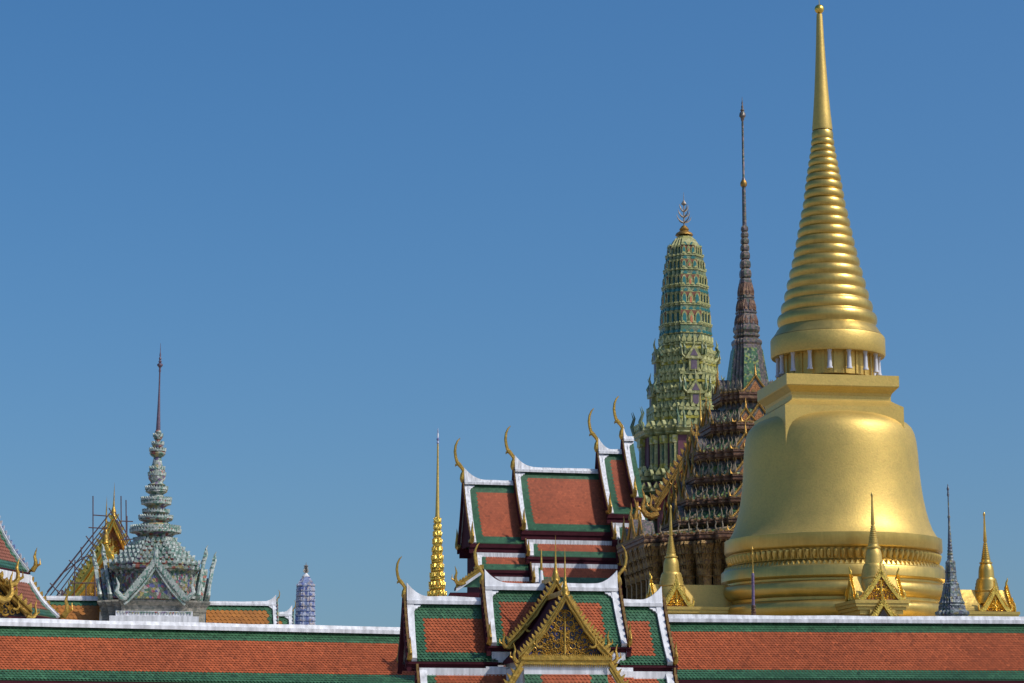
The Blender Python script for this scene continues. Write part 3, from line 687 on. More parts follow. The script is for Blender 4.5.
def portico(ax,ay,rot,zc,arm,sc_=1.0):
    """small porch with cross gables and its own little bell spire; local y- is outwards"""
    k=mpx*sc_; T=Matrix.Translation((ax,ay,zc))@Matrix.Rotation(rot,4,'Z')@Matrix.Scale(k,4)
    mb=MB(); mb.T=T
    def bx(*a): mb.box(*a)
    bx(-17,17,-17,arm,-110,0); bx(-12,12,-23,0,-110,-9)
    for (x0,x1,y0,y1,z0,z1) in ((-26,26,-24,arm,-3,0),(-25,25,-23,arm,-6,-3.2),(-23,23,-21,arm,-9,-6.2),(-20.5,20.5,-19.5,arm,-13,-9.2)): bx(x0,x1,y0,y1,z0,z1)
    # cross roofs
    def gab(hw,z0,z1,n=8): return [(-hw+hw*i/n, z0+(z1-z0)*(i/n)**1.25) for i in range(n)]+[(0,z1)]+[(hw*(i+1)/n, z0+(z1-z0)*(1-(i+1)/n)**1.25) for i in range(n)]
    mb.prism(gab(17,0,23),'y',-19,arm); mb.prism(gab(15,0,23),'x',-21,21)
    body=mb.obj('portico','gold2' if ax>0 else 'gold',root)
    # four (three shown) pediments with gilded barges and relief
    for (rt,hw,d,h,zz) in ((0,20.5,-20.5,27,0.2),(math.pi/2,15,-22.5,24,0.2),(-math.pi/2,15,-22.5,24,0.2),(0,21,-24.5,27,-27)):
        mb=MB(); mb.T=T@Matrix.Rotation(rt,4,'Z')
        g=[(-hw+hw*i/8, zz+h*(i/8)**1.2) for i in range(9)]; g2=[(-x,z) for x,z in g[::-1]][1:]
        pts=g+g2
        for j in range(len(pts)-1):
            a=Vector((pts[j][0],0,pts[j][1])); b=Vector((pts[j+1][0],0,pts[j+1][1])); dd=(b-a).normalized(); nn=Vector((-dd.z,0,dd.x))
            if nn.z<0: nn=-nn
            mb.prism([(a.x,a.z),(b.x,b.z),(b.x-nn.x*3,b.z-nn.z*3),(a.x-nn.x*3,a.z-nn.z*3)],'y',d-1.6,d+1.5)
            for t in (.25,.75):
                c=a.lerp(b,t); mb.prism([(c.x-dd.x*.8,c.z-dd.z*.8),(c.x+dd.x*.8,c.z+dd.z*.8),(c.x+nn.x*1.9-.0,c.z+nn.z*1.9+.9)],'y',d-1.2,d+.6)
        mb.tube([(0,d,zz+h-1),(0,d,zz+h+3),(-.8,d-1,zz+h+6),(.4,d-1.5,zz+h+8.5)],[1.3,1.1,.7,.1],6)
        for sg in (-1,1):
            mb.tube([(sg*hw*.92,d,zz),(sg*(hw+1.5),d,zz+1.5),(sg*(hw+2.2),d,zz+5),(sg*(hw+1.6),d,zz+8)],[1.4,1.2,.8,.1],6)
            mb.tube([(sg*hw*.45,d-1.6,zz+h*.52),(sg*hw*.62,d-1.8,zz+h*.42),(sg*hw*.72,d-1.8,zz+h*.30),(sg*hw*.85,d-1.8,zz+h*.22)],[1.2,.6,1.2,.6],6)
        ped=mb.obj('pediment','gild',body)
        mb=MB(); mb.T=T@Matrix.Rotation(rt,4,'Z')
        if zz>-5:
            inner=[(x*.86,zz+(z-zz)*.86) for x,z in pts]; mb.prism(inner,'y',d+.2,d+1.2)
            mb.obj('relief_panel','bronze',ped)
            mb=MB(); mb.T=T@Matrix.Rotation(rt,4,'Z'); scrolls(mb,(0,zz+h*.78),hw*.74,zz+1,d-.3,.42,3); mb.obj('scrollwork','gild',ped)
        else:
            mb.prism([(-8.5,-28),(8.5,-28),(5.5,-17),(0,-8.5),(-5.5,-17)],'y',d-1.0,d+1); mb.prism([(-13,-60),(13,-60),(13,-30),(-13,-30)],'y',d-.2,d+1)
            mb.obj('door_opening','deepshade',ped)  # solid panel, doorway shade painted on as near-black
    # little stupa on the crossing
    mb=MB(); mb.T=T
    Pf=[(15,9),(14.5,14),(13.4,19),(12.2,20.5),(12.6,22),(11.6,24),(11.9,25.5),(10.9,27.5),(11.2,29),(10.2,31),(10.4,32),(9.2,34.5),(8,35),(7.8,38),(7.6,42),(7,46),(5.6,49),(6.6,49.5),(6.6,50.5),(5,51.2),(4.6,52.8)]
    r,z=4.7,53.0
    for i in range(9): Pf+=[(r,z),(r-.1,z+1.2),(r-.9,z+1.6)]; r-=.33; z+=2.0
    Pf+=[(1.9,72),(1.2,84),(.75,97),(1.3,98.5),(1.1,100),(.3,101.5)]
    mb.lathe(Pf,seg=24); mb.obj('portico_spire','gold2' if ax>0 else 'gold',body)
RR=154*mpx
def crossing(px_,py_,ang):
    pass
for (ax,ay,rot,ytip,pxc) in ((0,-1,0,494,873),(-1,0,-math.pi/2,505,671),(1,0,math.pi/2,512,985.5)):
    # local frame rotated so that its front faces outwards only for the front one; side ones keep cross gables facing the viewer too
    x,y=ax*RR,ay*RR
    u=C.loc(pxc,ytip+40,y)[0]
    if ax: x=u
    else: x=u
    zc=C.z(ytip,y,pxc)-101.5*mpx*(1 if ax else .985)
    portico(x,y,{(0,-1):0,(-1,0):-math.pi/2,(1,0):math.pi/2}[(ax,ay)],zc,152)
# plain gold wall with mouldings between the stupa and its left porch is part of the portico body

# ================================================================ SLENDER SMALL SPIRES IN FRONT
def beads(r0,y0,r1,y1,n,dip=.78):
    L=[]
    for i in range(n):
        a=y0+(y1-y0)*i/n; b=y0+(y1-y0)*(i+1)/n; r=r0+(r1-r0)*(i+.5)/n
        L+=[(r*dip,a),(r*.97,a+(b-a)*.25),(r,a+(b-a)*.6),(r*.9,a+(b-a)*.85)]
    return L
def PF(F,L,px_): 
    m=F.m(540); return [(h*m,F.z(y,0,px_)) for h,y in L][::-1]
F=Frame(952,610,100,8)
root=thing('small_stupa',F,'slim grey-blue mosaic stupa between the golden stupa and its right porch','stupa')
mb=MB(); mb.lathe(PF(F,[(.2,484),(.7,487),(1.4,489),(.7,491),(.9,493),(1.3,495),(.6,497),(.8,515),(1.5,517),(.9,519),(1.3,530),(1.9,540)]+beads(1.9,540,3.6,562,7),952),seg=12); sp=mb.obj('spire','slate',root)
mb=MB(); mb.loft(PF(F,[(4.0,561),(4.6,563),(4.4,564),(4.9,571),(5.3,572),(4.8,573),(5.4,580),(6,581),(5.6,582),(7.4,584),(7,585),(9.5,598),(11.2,602),(12,603),(11,604.5),(12,606),(11.2,607.5),(12.6,610),(15.5,612),(15.5,614.5),(14,616),(16,625),(17,640),(20,660)],952),redent(.45,3)); bd_=mb.obj('body','slate',root)
m_=F.m(540)
for yy,rr in ((600,9.8),(609,12)):
    mb=MB()
    for a,b,l,o in edges(redent(.45,3)(rr*m_)):
        for i in range(max(1,int(l/.13))):
            c=a.lerp(b,(i+.5)/max(1,int(l/.13))); mb.flame((c.x,c.y,F.z(yy,0,952)),(o.x,o.y,0),.07,.10)
    mb.obj('petal_band','slate',bd_)
mb=MB(); zz=F.z(660,0,952); mb.loft([(1.4,0),(1.4,zz-.5),(1.0,zz)],redent(.45,3)); mb.obj('plinth','wall',root)

F=Frame(753.3,600,90,8)
root=thing('slender_spire',F,'thin purple spire with a gold tip in front of the golden stupa base','spire')
mb=MB(); mb.lathe(PF(F,[(.15,546),(.5,548),(1.1,549),(.5,551),(.7,553),(1.1,555.5),(.6,557),(.75,571),(1.1,573)],753),seg=10); mb.obj('spire_tip','brass',root)
mb=MB(); mb.lathe(PF(F,[(1.1,573)]+beads(1.5,574,1.7,604,9,.85)+[(1.8,605)],753),seg=12); mb.obj('shaft','purple',root)
mb=MB(); mb.lathe(PF(F,beads(2.2,605,3.0,622,6,.7)+[(3.5,623),(5,640),(8,660)],753),seg=12); mb.obj('ringed_base','copper',root)
mb=MB(); zz=F.z(660,0,753); mb.loft([(.8,0),(.8,zz-.4),(.4,zz)],redent(.45,3)); mb.obj('plinth','wall',root)

F=Frame(437,590,80,10)
root=thing('gilded_stupa',F,'slim all-gold stupa with stacked lotus tiers left of the gate roofs','stupa')
m_=F.m(540)
mb=MB(); mb.lathe(PF(F,[(.15,428),(.6,431),(.5,433),(1.2,435),(.6,437),(1.5,439.5),(.7,441),(1.3,443),(.8,444)],437),seg=10); mb.obj('finial','bmos',root)
mb=MB(); mb.lathe(PF(F,[(.8,443),(1.0,460),(1.5,490),(2.1,514),(2.5,518)],437),seg=12); mb.obj('needle','gold',root)
T_=[(519,525,3.0),(525,532,3.3),(532,539,3.8),(539,547,4.4),(547,555,5.0),(555,563.5,5.7),(563.5,572,6.3),(572,581,7.1),(581,590,8.0),(590,600,9.2),(600,612,11.5),(612,630,15)]
L=[]
for y0,y1,r in T_: h=y1-y0; L+=[(r*.62,y0),(r*.66,y0+h*.45),(r*.9,y0+h*.6),(r,y0+h*.72),(r*.98,y0+h*.88),(r*.7,y0+h*.98)]
mb=MB(); mb.loft(PF(F,L,437),redent(.45,2))
for y0,y1,r in T_:
    h=(y1-y0)
    for rr,yy,hh_ in ((r*.93,y0+h*.62,.10),(r*.72,y0+h*.3,.07)):
        for a,b,l,o in edges(redent(.45,2)(rr*m_)):
            n=max(1,int(l/.10))
            for i in range(n):
                c=a.lerp(b,(i+.5)/n); mb.flame((c.x,c.y,F.z(yy,0,437)),(o.x,o.y,0),.07,hh_*1.4,.05)
mb.obj('lotus_tiers','gild',root)
mb=MB(); zz=F.z(630,0,437); mb.loft([(1.2,0),(1.2,zz-.3),(.45,zz)],redent(.45,3)); mb.obj('plinth','wall',root)

# ================================================================ BLUE PRANG (far)
def trident(mb,x,y,z,h,r,levels=3):
    mb.tube([(x,y,z),(x,y,z+h*.5),(x,y,z+h)],[r,r*.7,r*.15],6)
    mb.lathe([(r*1.2,z+h*.62),(r*3,z+h*.66),(r*2.2,z+h*.70),(r*.8,z+h*.76)],x,y,8)
    for j in range(levels):
        zz=z+h*(.12+.16*j); w_=h*(.26-.05*j)
        for a in (0,1,2,3):
            c,s_=math.cos(a*math.pi/2+.4),math.sin(a*math.pi/2+.4)
            mb.tube([(x,y,zz),(x+c*w_*.45,y+s_*w_*.45,zz+h*.03),(x+c*w_*.8,y+s_*w_*.8,zz+h*.09),(x+c*w_,y+s_*w_,zz+h*.20)],[r*.8,r*.8,r*.6,r*.15],5)
F=Frame(305.5,600,150,8); m_=F.m(590)
root=thing('blue_tower',F,'small rounded blue and white porcelain tower far off beyond the left roofs','tower')
L=[(1.0,573.5),(2.4,575),(3.8,577),(5.5,579.5),(7.0,582),(8.2,585)]
for i in range(9):
    y=585+i*5; r=8.5+i*.12; L+=[(r+.5,y),(r+.5,y+1.3),(r,y+1.4),(r,y+4.9)]
L+=[(10,631),(12,640),(16,680)]
pl=redent(.5,3)
mb=MB(); mb.loft(PF(F,L,305),pl); body=mb.obj('body','bprang',root)
mb=MB()
for i in range(9):
    y=585+i*5; r=(8.6+i*.12)*m_
    for a,b,l,o in edges(pl(r)):
        n=max(1,int(l/.22))
        for k in range(n):
            c=a.lerp(b,(k+.5)/n); mb.flame((c.x,c.y,F.z(y+4.8,0,305)),(o.x,o.y,0),.1,.16,.05,0); mb.flame((c.x,c.y,F.z(y+1.3,0,305)),(o.x,o.y,0),.12,.12,.07,.2)
mb.obj('petal_band','bpale',body)
mb=MB(); mb.lathe(PF(F,[(.3,571.8),(.9,573),(2.4,574.6),(4.2,576.8)],305),seg=16); mb.obj('cap','white',root)
mb=MB(); trident(mb,0,0,F.z(574,0,305),12*m_,.05); mb.obj('finial','steel',root)
mb=MB(); zz=F.z(680,0,305); mb.loft([(2.0,0),(1.6,zz),(.8,zz+.01)],pl); mb.obj('plinth','wall',root)

# ================================================================ PORCELAIN SPIRED HALL (left)
F=Frame(153.5,600,96,10); m_=F.m(560)
root=thing('porcelain_hall',F,'hall with a tiered grey-green porcelain spire over white-edged porcelain gables','hall')
mb=MB(); mb.lathe(PF(F,[(.15,343),(.4,352),(.9,355),(.6,356.5),(1.4,358.5),(.8,360),(1.8,361.5),(1,362.8),(2.8,364),(2.9,365.5),(1.4,367),(.9,368.5),(1.2,371),(.7,372.5),(.9,390),(1.5,410),(2.3,430)],154),seg=14); mb.obj('spire','porcd',root)
cf=[]  # bulging ceramic tiers
def rg(r,yc,h,lo): return [(lo,yc-h),(r*.80,yc-h*.62),(r*.97,yc-h*.25),(r,yc),(r*.97,yc+h*.2),(r*.78,yc+h*.62),(lo,yc+h)]
L=[(2.2,429)]+rg(3.4,432,2,2.2)+rg(4.4,438,2.4,2.6)+rg(5.6,446,3,3)+rg(8.0,453.5,4.2,3.8)+[(4.2,459.5),(5.0,464),(7.2,469),(8.6,474),(8.4,479),(6.2,482)]+rg(9.0,485,2,6.2)+rg(11,491.5,3,6.6)+rg(15.2,502.5,4.8,8.8)+rg(13.2,513.5,2.2,10.5)+rg(16.8,520,2.6,12)+rg(25.3,531,5.6,17)+[(20,538),(19.5,541)]
mb=MB(); mb.lathe(PF(F,L,154),seg=28)
# flower studs on each bulge
def studs(mb,r,y,n,w_,h):
    for k in range(n):
        a=2*math.pi*(k+.5*(int(y)%2))/n; mb.flame((r*m_*math.cos(a),r*m_*math.sin(a),F.z(y,0,154)),(math.cos(a),math.sin(a),0),w_,h,w_*.7,.4)
sp2=mb.obj('spire_tiers','porc',root)
for r,y,n in ((7.6,451.5,18),(8.2,476,18),(10.6,490,24),(14.6,501,32),(14.2,504.5,30),(16.4,519,34),(24.2,529.5,48),(24.8,533,48),(4.2,437,10),(5.4,445,12),(12.8,513,28),(7,470,14)):
    mb=MB(); studs(mb,r,y,n,.085,.13); mb.obj('flower_band','porcw',sp2)
pl=redent(.5,4)
# stepped skirt tiers
mb=MB()
SK=[(20.5,543),(24,547.5),(28.5,552),(33,556.5),(38,561),(43.5,566)]
L=[(19,540)]
for r,y in SK: L+=[(r-2.2,y-2.2),(r,y-.6),(r,y+1),(r-1.2,y+2)]
L+=[(44.5,568),(44,571),(41,572.5),(38.5,574),(37.5,577),(37,592),(39,594),(42,600)]
mb.loft(PF(F,L,154),pl); sk=mb.obj('stepped_roof','porc',root)
mb=MB()
for r,y in SK:
    for a,b,l,o in edges(pl((r-.4)*m_)):
        n=max(1,int(l/.17))
        for k in range(n): c=a.lerp(b,(k+.5)/n); mb.flame((c.x,c.y,F.z(y,0,154)),(o.x,o.y,0),.10,.17,.09,.6)
mb.obj('flower_band','porcw',sk)
mb=MB()
for a,b,l,o in edges(pl(37.6*m_)):
    n=max(1,int(l/.24))
    for k in range(n): c=a.lerp(b,(k+.5)/n); t=Vector((-o.y,o.x)); mb.T=Matrix.Translation((c.x,c.y,0))@Matrix.Rotation(math.atan2(o.y,o.x),4,'Z'); mb.box(-.02,.06,-.05,.05,F.z(593,0,154),F.z(576,0,154),1 if k%3 else 0)
mb.T=Matrix.Identity(4); mb.obj('colonnettes',['porcp','porc'],sk)
# entablature and base
mb=MB(); zt=F.z(600,-1.4,154)
mb.loft([(50*m_,F.z(619,-1.6,154)-6),(50*m_,F.z(612,-1.6,154)),(51*m_,F.z(611,-1.6,154)),(51.5*m_,F.z(606,-1.6,154)),(53*m_,F.z(604.5,-1.6,154)),(54*m_,F.z(603,-1.6,154)),(55*m_,F.z(602,-1.6,154)),(55*m_,F.z(600.4,-1.6,154)),(52*m_,F.z(600,-1.6,154))],redent(.62,3)); mb.obj('entablature','estone',root)
mb=MB(); zz=F.z(611.5,-1.7,154)
mb.box(-37*m_,37*m_,-56*m_,56*m_,zz-8,zz); mb.box(-43*m_,43*m_,-58*m_,58*m_,zz-8.2,zz-.17); mb.box(-50*m_,50*m_,-52*m_,52*m_,zz-8.4,zz-.5)
mb.box(-62*m_,62*m_,-40*m_,40*m_,0,zz-.6); mb.obj('wall','white',root)
mb=MB()
for i in range(26):
    x=-36*m_+72*m_*(i+.5)/26; mb.prism([(x-.045,zz-.02),(x+.045,zz-.02),(x,zz-.12)],'y',-56*m_-.02,-56*m_+.02)
mb.obj('petal_band','porc',root)
# gables: front, both sides (two stepped each)
def cgable(T,hw,z0,z1,d,vb,name='gable_end'):
    mb=MB(); mb.T=T; pts=[(-hw,z0),(0,z1),(hw,z0)]
    mb.prism(pts,'y',d+.08,vb,0); g=mb.obj(name,'porc',root)
    mb=MB(); mb.T=T
    mb.prism([(-hw*.78,z0+.03),(0,z1-(z1-z0)*.26),(hw*.78,z0+.03)],'y',d,d+.075); mb.obj('pediment','porcp',g)
    mb=MB(); mb.T=T
    for sg in (-1,1):
        n=16
        for rr,off in ((.045,-.02),(.04,-.19)):
            mb.tube([(sg*hw*(i/n),d-.05,z1+off+(z0-z1)*(i/n)-.10*math.sin(math.pi*i/n)) for i in range(n+1)],rr,6)
        for i in range(n):
            t=(i+.6)/n; x=sg*hw*t; z=z1+(z0-z1)*t-.08; mb.flame((x,d-.07,z+.02),(0,-1,0),.12,.27,.10,.3); mb.flame((x,d+.12,z-.12),(0,-1,0),.10,.18,.09,.3)
        mb.tube([(sg*hw*.96,d-.05,z0),(sg*(hw+.10),d-.08,z0+.05),(sg*(hw+.28),d-.08,z0+.25),(sg*(hw+.22),d-.08,z0+.50),(sg*(hw+.30),d-.08,z0+.72)],[.09,.1,.09,.05,.01],6)
    h=.62
    mb.tube([(0,d-.05,z1-.05),(0,d-.08,z1+.15),(.0,d-.12,z1+.3),(.02,d-.06,z1+.5),(0,d-.1,z1+h)],[.10,.09,.06,.04,.01],6)
    for k in range(3): mb.flame((.0,d-.06,z1+.05+.13*k),(0,-1,0),.16-.03*k,.16,.1,.5)
    mb.obj('bargeboard','porcw',g)
z0=F.z(599.5,-1.9,154); z1=F.z(562,-1.9,154)
I=Matrix.Identity(4)
cgable(I,29*m_,z0,z1,-1.98,-.5)
for sg in (-1,1):
    Rz=Matrix.Rotation(sg*math.pi/2,4,'Z')@Matrix(((1,0,0,0),(0,1,-.17,.17*z0),(0,0,1,0),(0,0,0,1)))   # porch gables lean outwards
    cgable(Rz,21*m_,z0,z1+.15,-1.38,-.6); cgable(Rz,17*m_,z0,z1-.07,-1.72,-1.35)
# roof wings
def wing(xl,xr,yr,ends,k_,extra=0,chs=(0,1)):
    u0_,z_=F.loc(xl,yr); u1_,_=F.loc(xr,yr); u0_-=extra
    ve_=-1.35
    return tier(root,u0_,u1_,0,z_-.10,ve_,z_-1.9,.8,ends=ends,tile=('orange','green'),tw=.16,th=.14,bord=(.30*ends[0],.32*ends[1],.30,.25),ch=.55,chs=chs,capw=.10,caph=.12,verge=.12,corner=.15,fascia=.15,sag=.03,hh=.35,bargemats=['porcw','porc','bmos'],gable=True)
wing(206,276,601.5,(0,1),1); wing(272,292,612.5,(0,1),1); wing(46,100,596.5,(0,0),1,2)
mb=MB(); u0_=F.loc(40,612)[0]-2; u1_=F.loc(288,612)[0]; mb.box(u0_,u1_,-.95,.95,0,F.z(619,0,240)-.6); mb.obj('wing_wall','wall',root)

# ================================================================ GILDED GABLE UNDER SCAFFOLDING
F=Frame(106,560,118,9); m_=F.m(560)
root=thing('golden_gable_hall',F,'steep golden gabled roof under repair, wrapped in thin scaffolding','hall')
au,az=F.loc(105.5,540,-.6); fu,fz=F.loc(64,598,-.6)
front_gable(root,au,az,au-fu,fz,-.6,3.0,1.5,('gild','gild','ogild'),spike=1.9,wd=.55,tiles='terra',step=.16,fl=.16,scr=(5,.05),curve=.16)
au,az=F.loc(113.5,514,.8); fu,fz=F.loc(72,585,.8)
front_gable(root,au,az,au-fu,fz,.8,5.0,1.5,('gild','gild','bronze'),spike=1.4,wd=.34,tiles='terra',step=.16,fl=.16,curve=.16,scr=(5,.05))
mb=MB(); zz=fz-.3; mb.box(-2.0,2.6,.2,5,0,zz); mb.obj('wall','wall',root)
root=thing('scaffolding',F,'thin rusty scaffolding poles leaning along the golden gable, above the left cloister','scaffolding')
def pole(x0,y0,x1,y1,v,r=.024):
    a=F.loc(x0,y0,v); b=F.loc(x1,y1,v); mb=MB(); mb.tube([(a[0],v,a[1]),(b[0],v,b[1])],r,6); mb.obj('pole','rust',root)
for a in ((93,496,93,560,-1.0),(93,515,107,516,-1.0),(88.5,527.5,107,528.5,-1.05),(121,496,121.5,560,1.2),(126,500,126.5,560,1.3),(127,516,127,545,1.35),
          (107,517,45,596,-1.2),(108,522,49,597,-1.1),(107,527,55,598,-1.2),(105,533,61,598,-1.3),(111,512,47,592,-.9),
          (69,560,79,571,-1.25),(50,583,60,594,-1.25),(81,547,82,560,-1.25),(86,536,93,545,-1.25),(70,583,98,583,-1.4),(84,557,96,556,-1.4),(95,566,95,600,-1.4),(86,583,86,602,-1.4),
          (115,512,133,546,-.7),(117,520,134,556,-.7),(113,515,128,548,-.9),(109,508,124,535,-.9),(120,521,133,521.5,-.7),(121,540,134,539,-.7),(58,590,58,602,-1.2),(75,560,74,602,-1.35),(60,575,84,557,-1.3)):
    pole(*a)
# standards that carry it down to the ground
for x in (62,95,130):
    u,_=F.loc(x,600,-1.3); mb=MB(); mb.tube([(u,-1.3,0),(u,-1.3,F.z(590,-1.3,x))],.04,6); mb.obj('pole','rust',root)

# ================================================================ FAR LEFT HALL (ridge runs away from us)
F=Frame(28,570,92,79); 
root=thing('tiled_hall',F,'steep terracotta hall roof cut off by the left edge, with green borders and white trim','hall')
# local u runs away from the camera, -v faces right
def locp(px_,py_,v=0): return F.loc(px_,py_,v)
def plane_u(px_,py_,u): return F.locu(px_,py_,u)
UE=0.0
ve1,ze1=plane_u(28,572,UE); vr1,zr1=plane_u(-9,505,UE)
t1=tier(root,UE-12,UE,vr1,zr1,ve1,ze1,1.0,ends=(1,1),tile=('terra','green'),tw=.2,th=.16,bord=(0,.3,.3,.35),ch=1.0,chs=(0,0),bk=1.0,capw=.15,caph=.18,verge=.06,corner=0,fascia=.15,hh=.8,sag=.05,bargemats=['estone','bpale','maroon'])
va,za=plane_u(30,582,UE+.1); vb_,zb_=plane_u(58,618,UE+.1)
mb=MB(); mb.box(UE-11.9,UE-.06,ve1+.1,2*vr1-ve1-.1,za-.1,ze1-.05); mb.obj('clerestory','white',root)
t2=tier(root,UE-12,UE+.15,va,za,vb_,zb_,1.0,ends=(0,1),tile=('terra','green'),tw=.2,th=.16,bord=(0,.3,0,.35),cap=False,back=False,chs=(0,0),ch=0,verge=.22,fascia=.2,hh=.9,sag=.05,gable=False,caph=.3,bargemats=['white','brass','bmos'])
mb=MB(); zz=zb_-.2; mb.box(UE-11.8,UE-.3,vb_+.4,2*vr1-vb_-.4,0,zz); mb.box(UE-11.85,UE-.25,ve1+.5,2*vr1-ve1-.5,zz-.2,za); mb.obj('wall','wall',root)
# near porch with gilded barges, facing right
F2=Frame(14,600,84,40)
root=thing('gilded_porch',F2,'small gilded porch gable with upswept flame finials at the lower left corner','porch')
au,az=F2.loc(-6,566); fu,fz=F2.loc(32,609)
front_gable(root,au,az,fu-au,fz,0,2.5,1.3,('ogild','brass','deepshade'),wd=.22,tiles='terra',step=.16,fl=.11,curve=.12,scr=(4,.03))  # gable panel painted near-black for the shade inside the porch
mb=MB(); hanghong(mb,*[F2.loc(10,585,-.1)[0],-.1,F2.loc(10,585,-.1)[1]],.85,1,0); hanghong(mb,F2.loc(3,600,-.3)[0],-.3,F2.loc(3,600,-.3)[1],.9,1,0); mb.obj('roof_finial','brass',root)
mb=MB(); mb.box(au-1.2,au+1.0,.3,2.4,0,fz-.35); mb.obj('wall','wall',root)

# ================================================================ TIERED ROOF HALL (behind) 
F=Frame(565,466,176,12.5)
root=thing('tiered_hall',F,'tall hall with stepped red and green roofs rising in four tiers beside the green tower','hall')
Q=1.45
def hall_tier(xl,xr,yr,ye,xe,top=True,vr=0.0,ch=1.88,bd=(.8,.7,.62,.55),ends=(1,0)):
    u0,zr=F.loc(xl,yr,vr); u1,_=F.loc(xr,yr,vr)
    ve,ze=solve_eave(F,xe,vr,zr,ye,.62 if top else .8)
    tier(root,u0,u1,vr,zr-(.32 if top else .1),ve,ze,Q,ends=ends,tile=('redfar','green'),tw=.16,th=.14,bk=.55,
         bord=bd,ch=ch,cap=top,back=top,swoop=.85,capw=.26,caph=.26,verge=.34,corner=.38 if top else 0,fascia=.62,chs=(1 if top else 0,0),gable=top,hh=.9,sag=.035 if top else .0)
    return u0,u1,ve,ze
T=[(464,520,478.5,543,476),(514.5,607,466,530,524),(598,628,448,513.5,607.5),(623,633,435.5,497,629)]
E=[hall_tier(*t,bd=(.75,.75 if 0 else 0,.65,.55)) for t in T]
# two skirt tiers under each
for i,(u0,u1,ve,ze) in enumerate(E):
    n=(2,2,2,1)[i]; v,z=ve,ze; uu=u0
    for k in range(n):
        z1=z-.62-.08; h=(.98,1.15)[k]; uu+=.16; ue=u1-(.2 if i<3 else 0)
        tier(root,uu,ue,v-.05,z1-.10,v-.05-h*.62,z1-h,Q,ends=(1,0),tile=('redfar','green'),tw=.16,th=.14,bord=(.7,0,0,.42),cap=False,back=False,chs=(0,0),ch=0,gable=False,verge=.42,fascia=.45,caph=.28,hh=.7,sag=0)
        v,z=v-.05-h*.62,z1-h+.15
    mb=MB(); mb.box(u0+.9,u1,v+.7,-v-.7,2.5,z-.3); mb.obj('wall','maroon',root)
    mb=MB(); mb.box(u0+.7,u1,ve+.35,-ve-.35,z-.4,ze-.1); mb.obj('clerestory','maroon',root)

# ================================================================ GREEN PORCELAIN TOWER
F=Frame(685.8,350,184,10); m_=F.m(380)
root=thing('green_tower',F,'corncob-shaped green and cream porcelain tower with a branching metal finial','tower')
pl=redent(.46,3)
def zf(y): return F.z(y,0,686)
L=[(3,235),(7,237),(10.5,240.5),(13.2,245),(14.2,247),(15.0,247.2),(15.6,250),(15.2,250.2,1),(16.2,257,)]
bands=[(257,263,17.0),(271.5,278.5,19.2),(288.5,296,20.9),(307,314.5,22.2),(327,337,23.8)]
L=[(3,235,0),(7,237,0),(10.5,240.5,0),(13.2,245,0),(14.8,247,0),(15.2,248.2,0),(14.4,248.3,1),(15.9,257,0)]
for i,(a,b,r) in enumerate(bands):
    L+=[(r+.9,a,0),(r+1.1,a+1.6,0),(r+.2,a+2.0,3),(r+.4,b-1.2,0),(r+1.0,b-.8,0),(r+1.0,b,0)]
    if i<4: L+=[(r-.1,b+.1,1),(bands[i+1][2]-.9,bands[i+1][0]-.1,0)]
L+=[(23.8,337.5,3),(24.6,346,0),(26.0,346.5,0),(26.0,348,0),(24.6,348.5,2),(25.0,352.5,0),(27.5,353,0),(28,355.5,0)]
low=[(27.6,356,375),(29.6,376,392),(32.8,393,411),(37.0,412,430)]
for (r,a,b) in low:
    h=b-a; L+=[(r+.2,a,0),(r+.4,a+.18*h,0),(r-1.4,a+.2*h,3),(r-1.2,a+.45*h,2),(r+.3,a+.48*h,2),(r+.1,a+.62*h,2),(r-1.5,a+.64*h,3),(r-.9,b-.5,0)]
L+=[(46,430.5,0),(50,432,0),(50.5,434,0),(48.5,437,0),(49,438.5,0),(46,440.5,0),(44.2,441,5),(44.6,474,0),(47,475,0),(48,478,0),(52.5,480,0),(53,484,3),(50,486,5),(50.5,491,0),(56,493,0),(57,496,3),(54,499,5),(54.5,503,0),(61,506,0),(65,508.5,0),(65,512,0),(62,515,0),(60,516,5),(60,548,0),(66,550,0),(70,556,0),(74,570,0),(76,640,0)]
L=L[::-1]; L=[(L[k][0],L[k][1],L[min(k+1,len(L)-1)][2]) for k in range(len(L))]
mb=MB(); mb.loft([(a*m_,zf(b),c) for a,b,c in L],pl)
# lofted bottom-up, so material of each band comes from its lower ring: shift
body=mb.obj('body',['cream','teal','yellow','pgreen','brick','magenta'],root)
pmb=MB()   # petals
amb=MB()   # arches and niches
def perim(r,sp,fn,minl=.25):
    for a,b,l,o in edges(pl(r*m_)):
        if l<minl: continue
        n=max(1,int(round(l/sp)))
        for k in range(n): fn(a.lerp(b,(k+.5)/n),o,l/n,n,k)
for (a,b,r) in bands+[(248.2,249,15.0)]:
    perim(r+.9,.36,lambda c,o,w_,n,k: pmb.flame((c.x,c.y,zf(a)),(o.x,o.y,0),.2,.13,.10,.1))
    perim(r+.7,.55,lambda c,o,w_,n,k: pmb.flame((c.x,c.y,zf(b-.8)),(o.x,o.y,0),.24,.22,.08,0,1))
nich=[(248.5,257,14.6,15.9),(263,271.4,17.4,18.6),(278.5,288.4,19.4,20.4),(296,306.9,21,21.6),(314.5,326.9,22.3,23)]
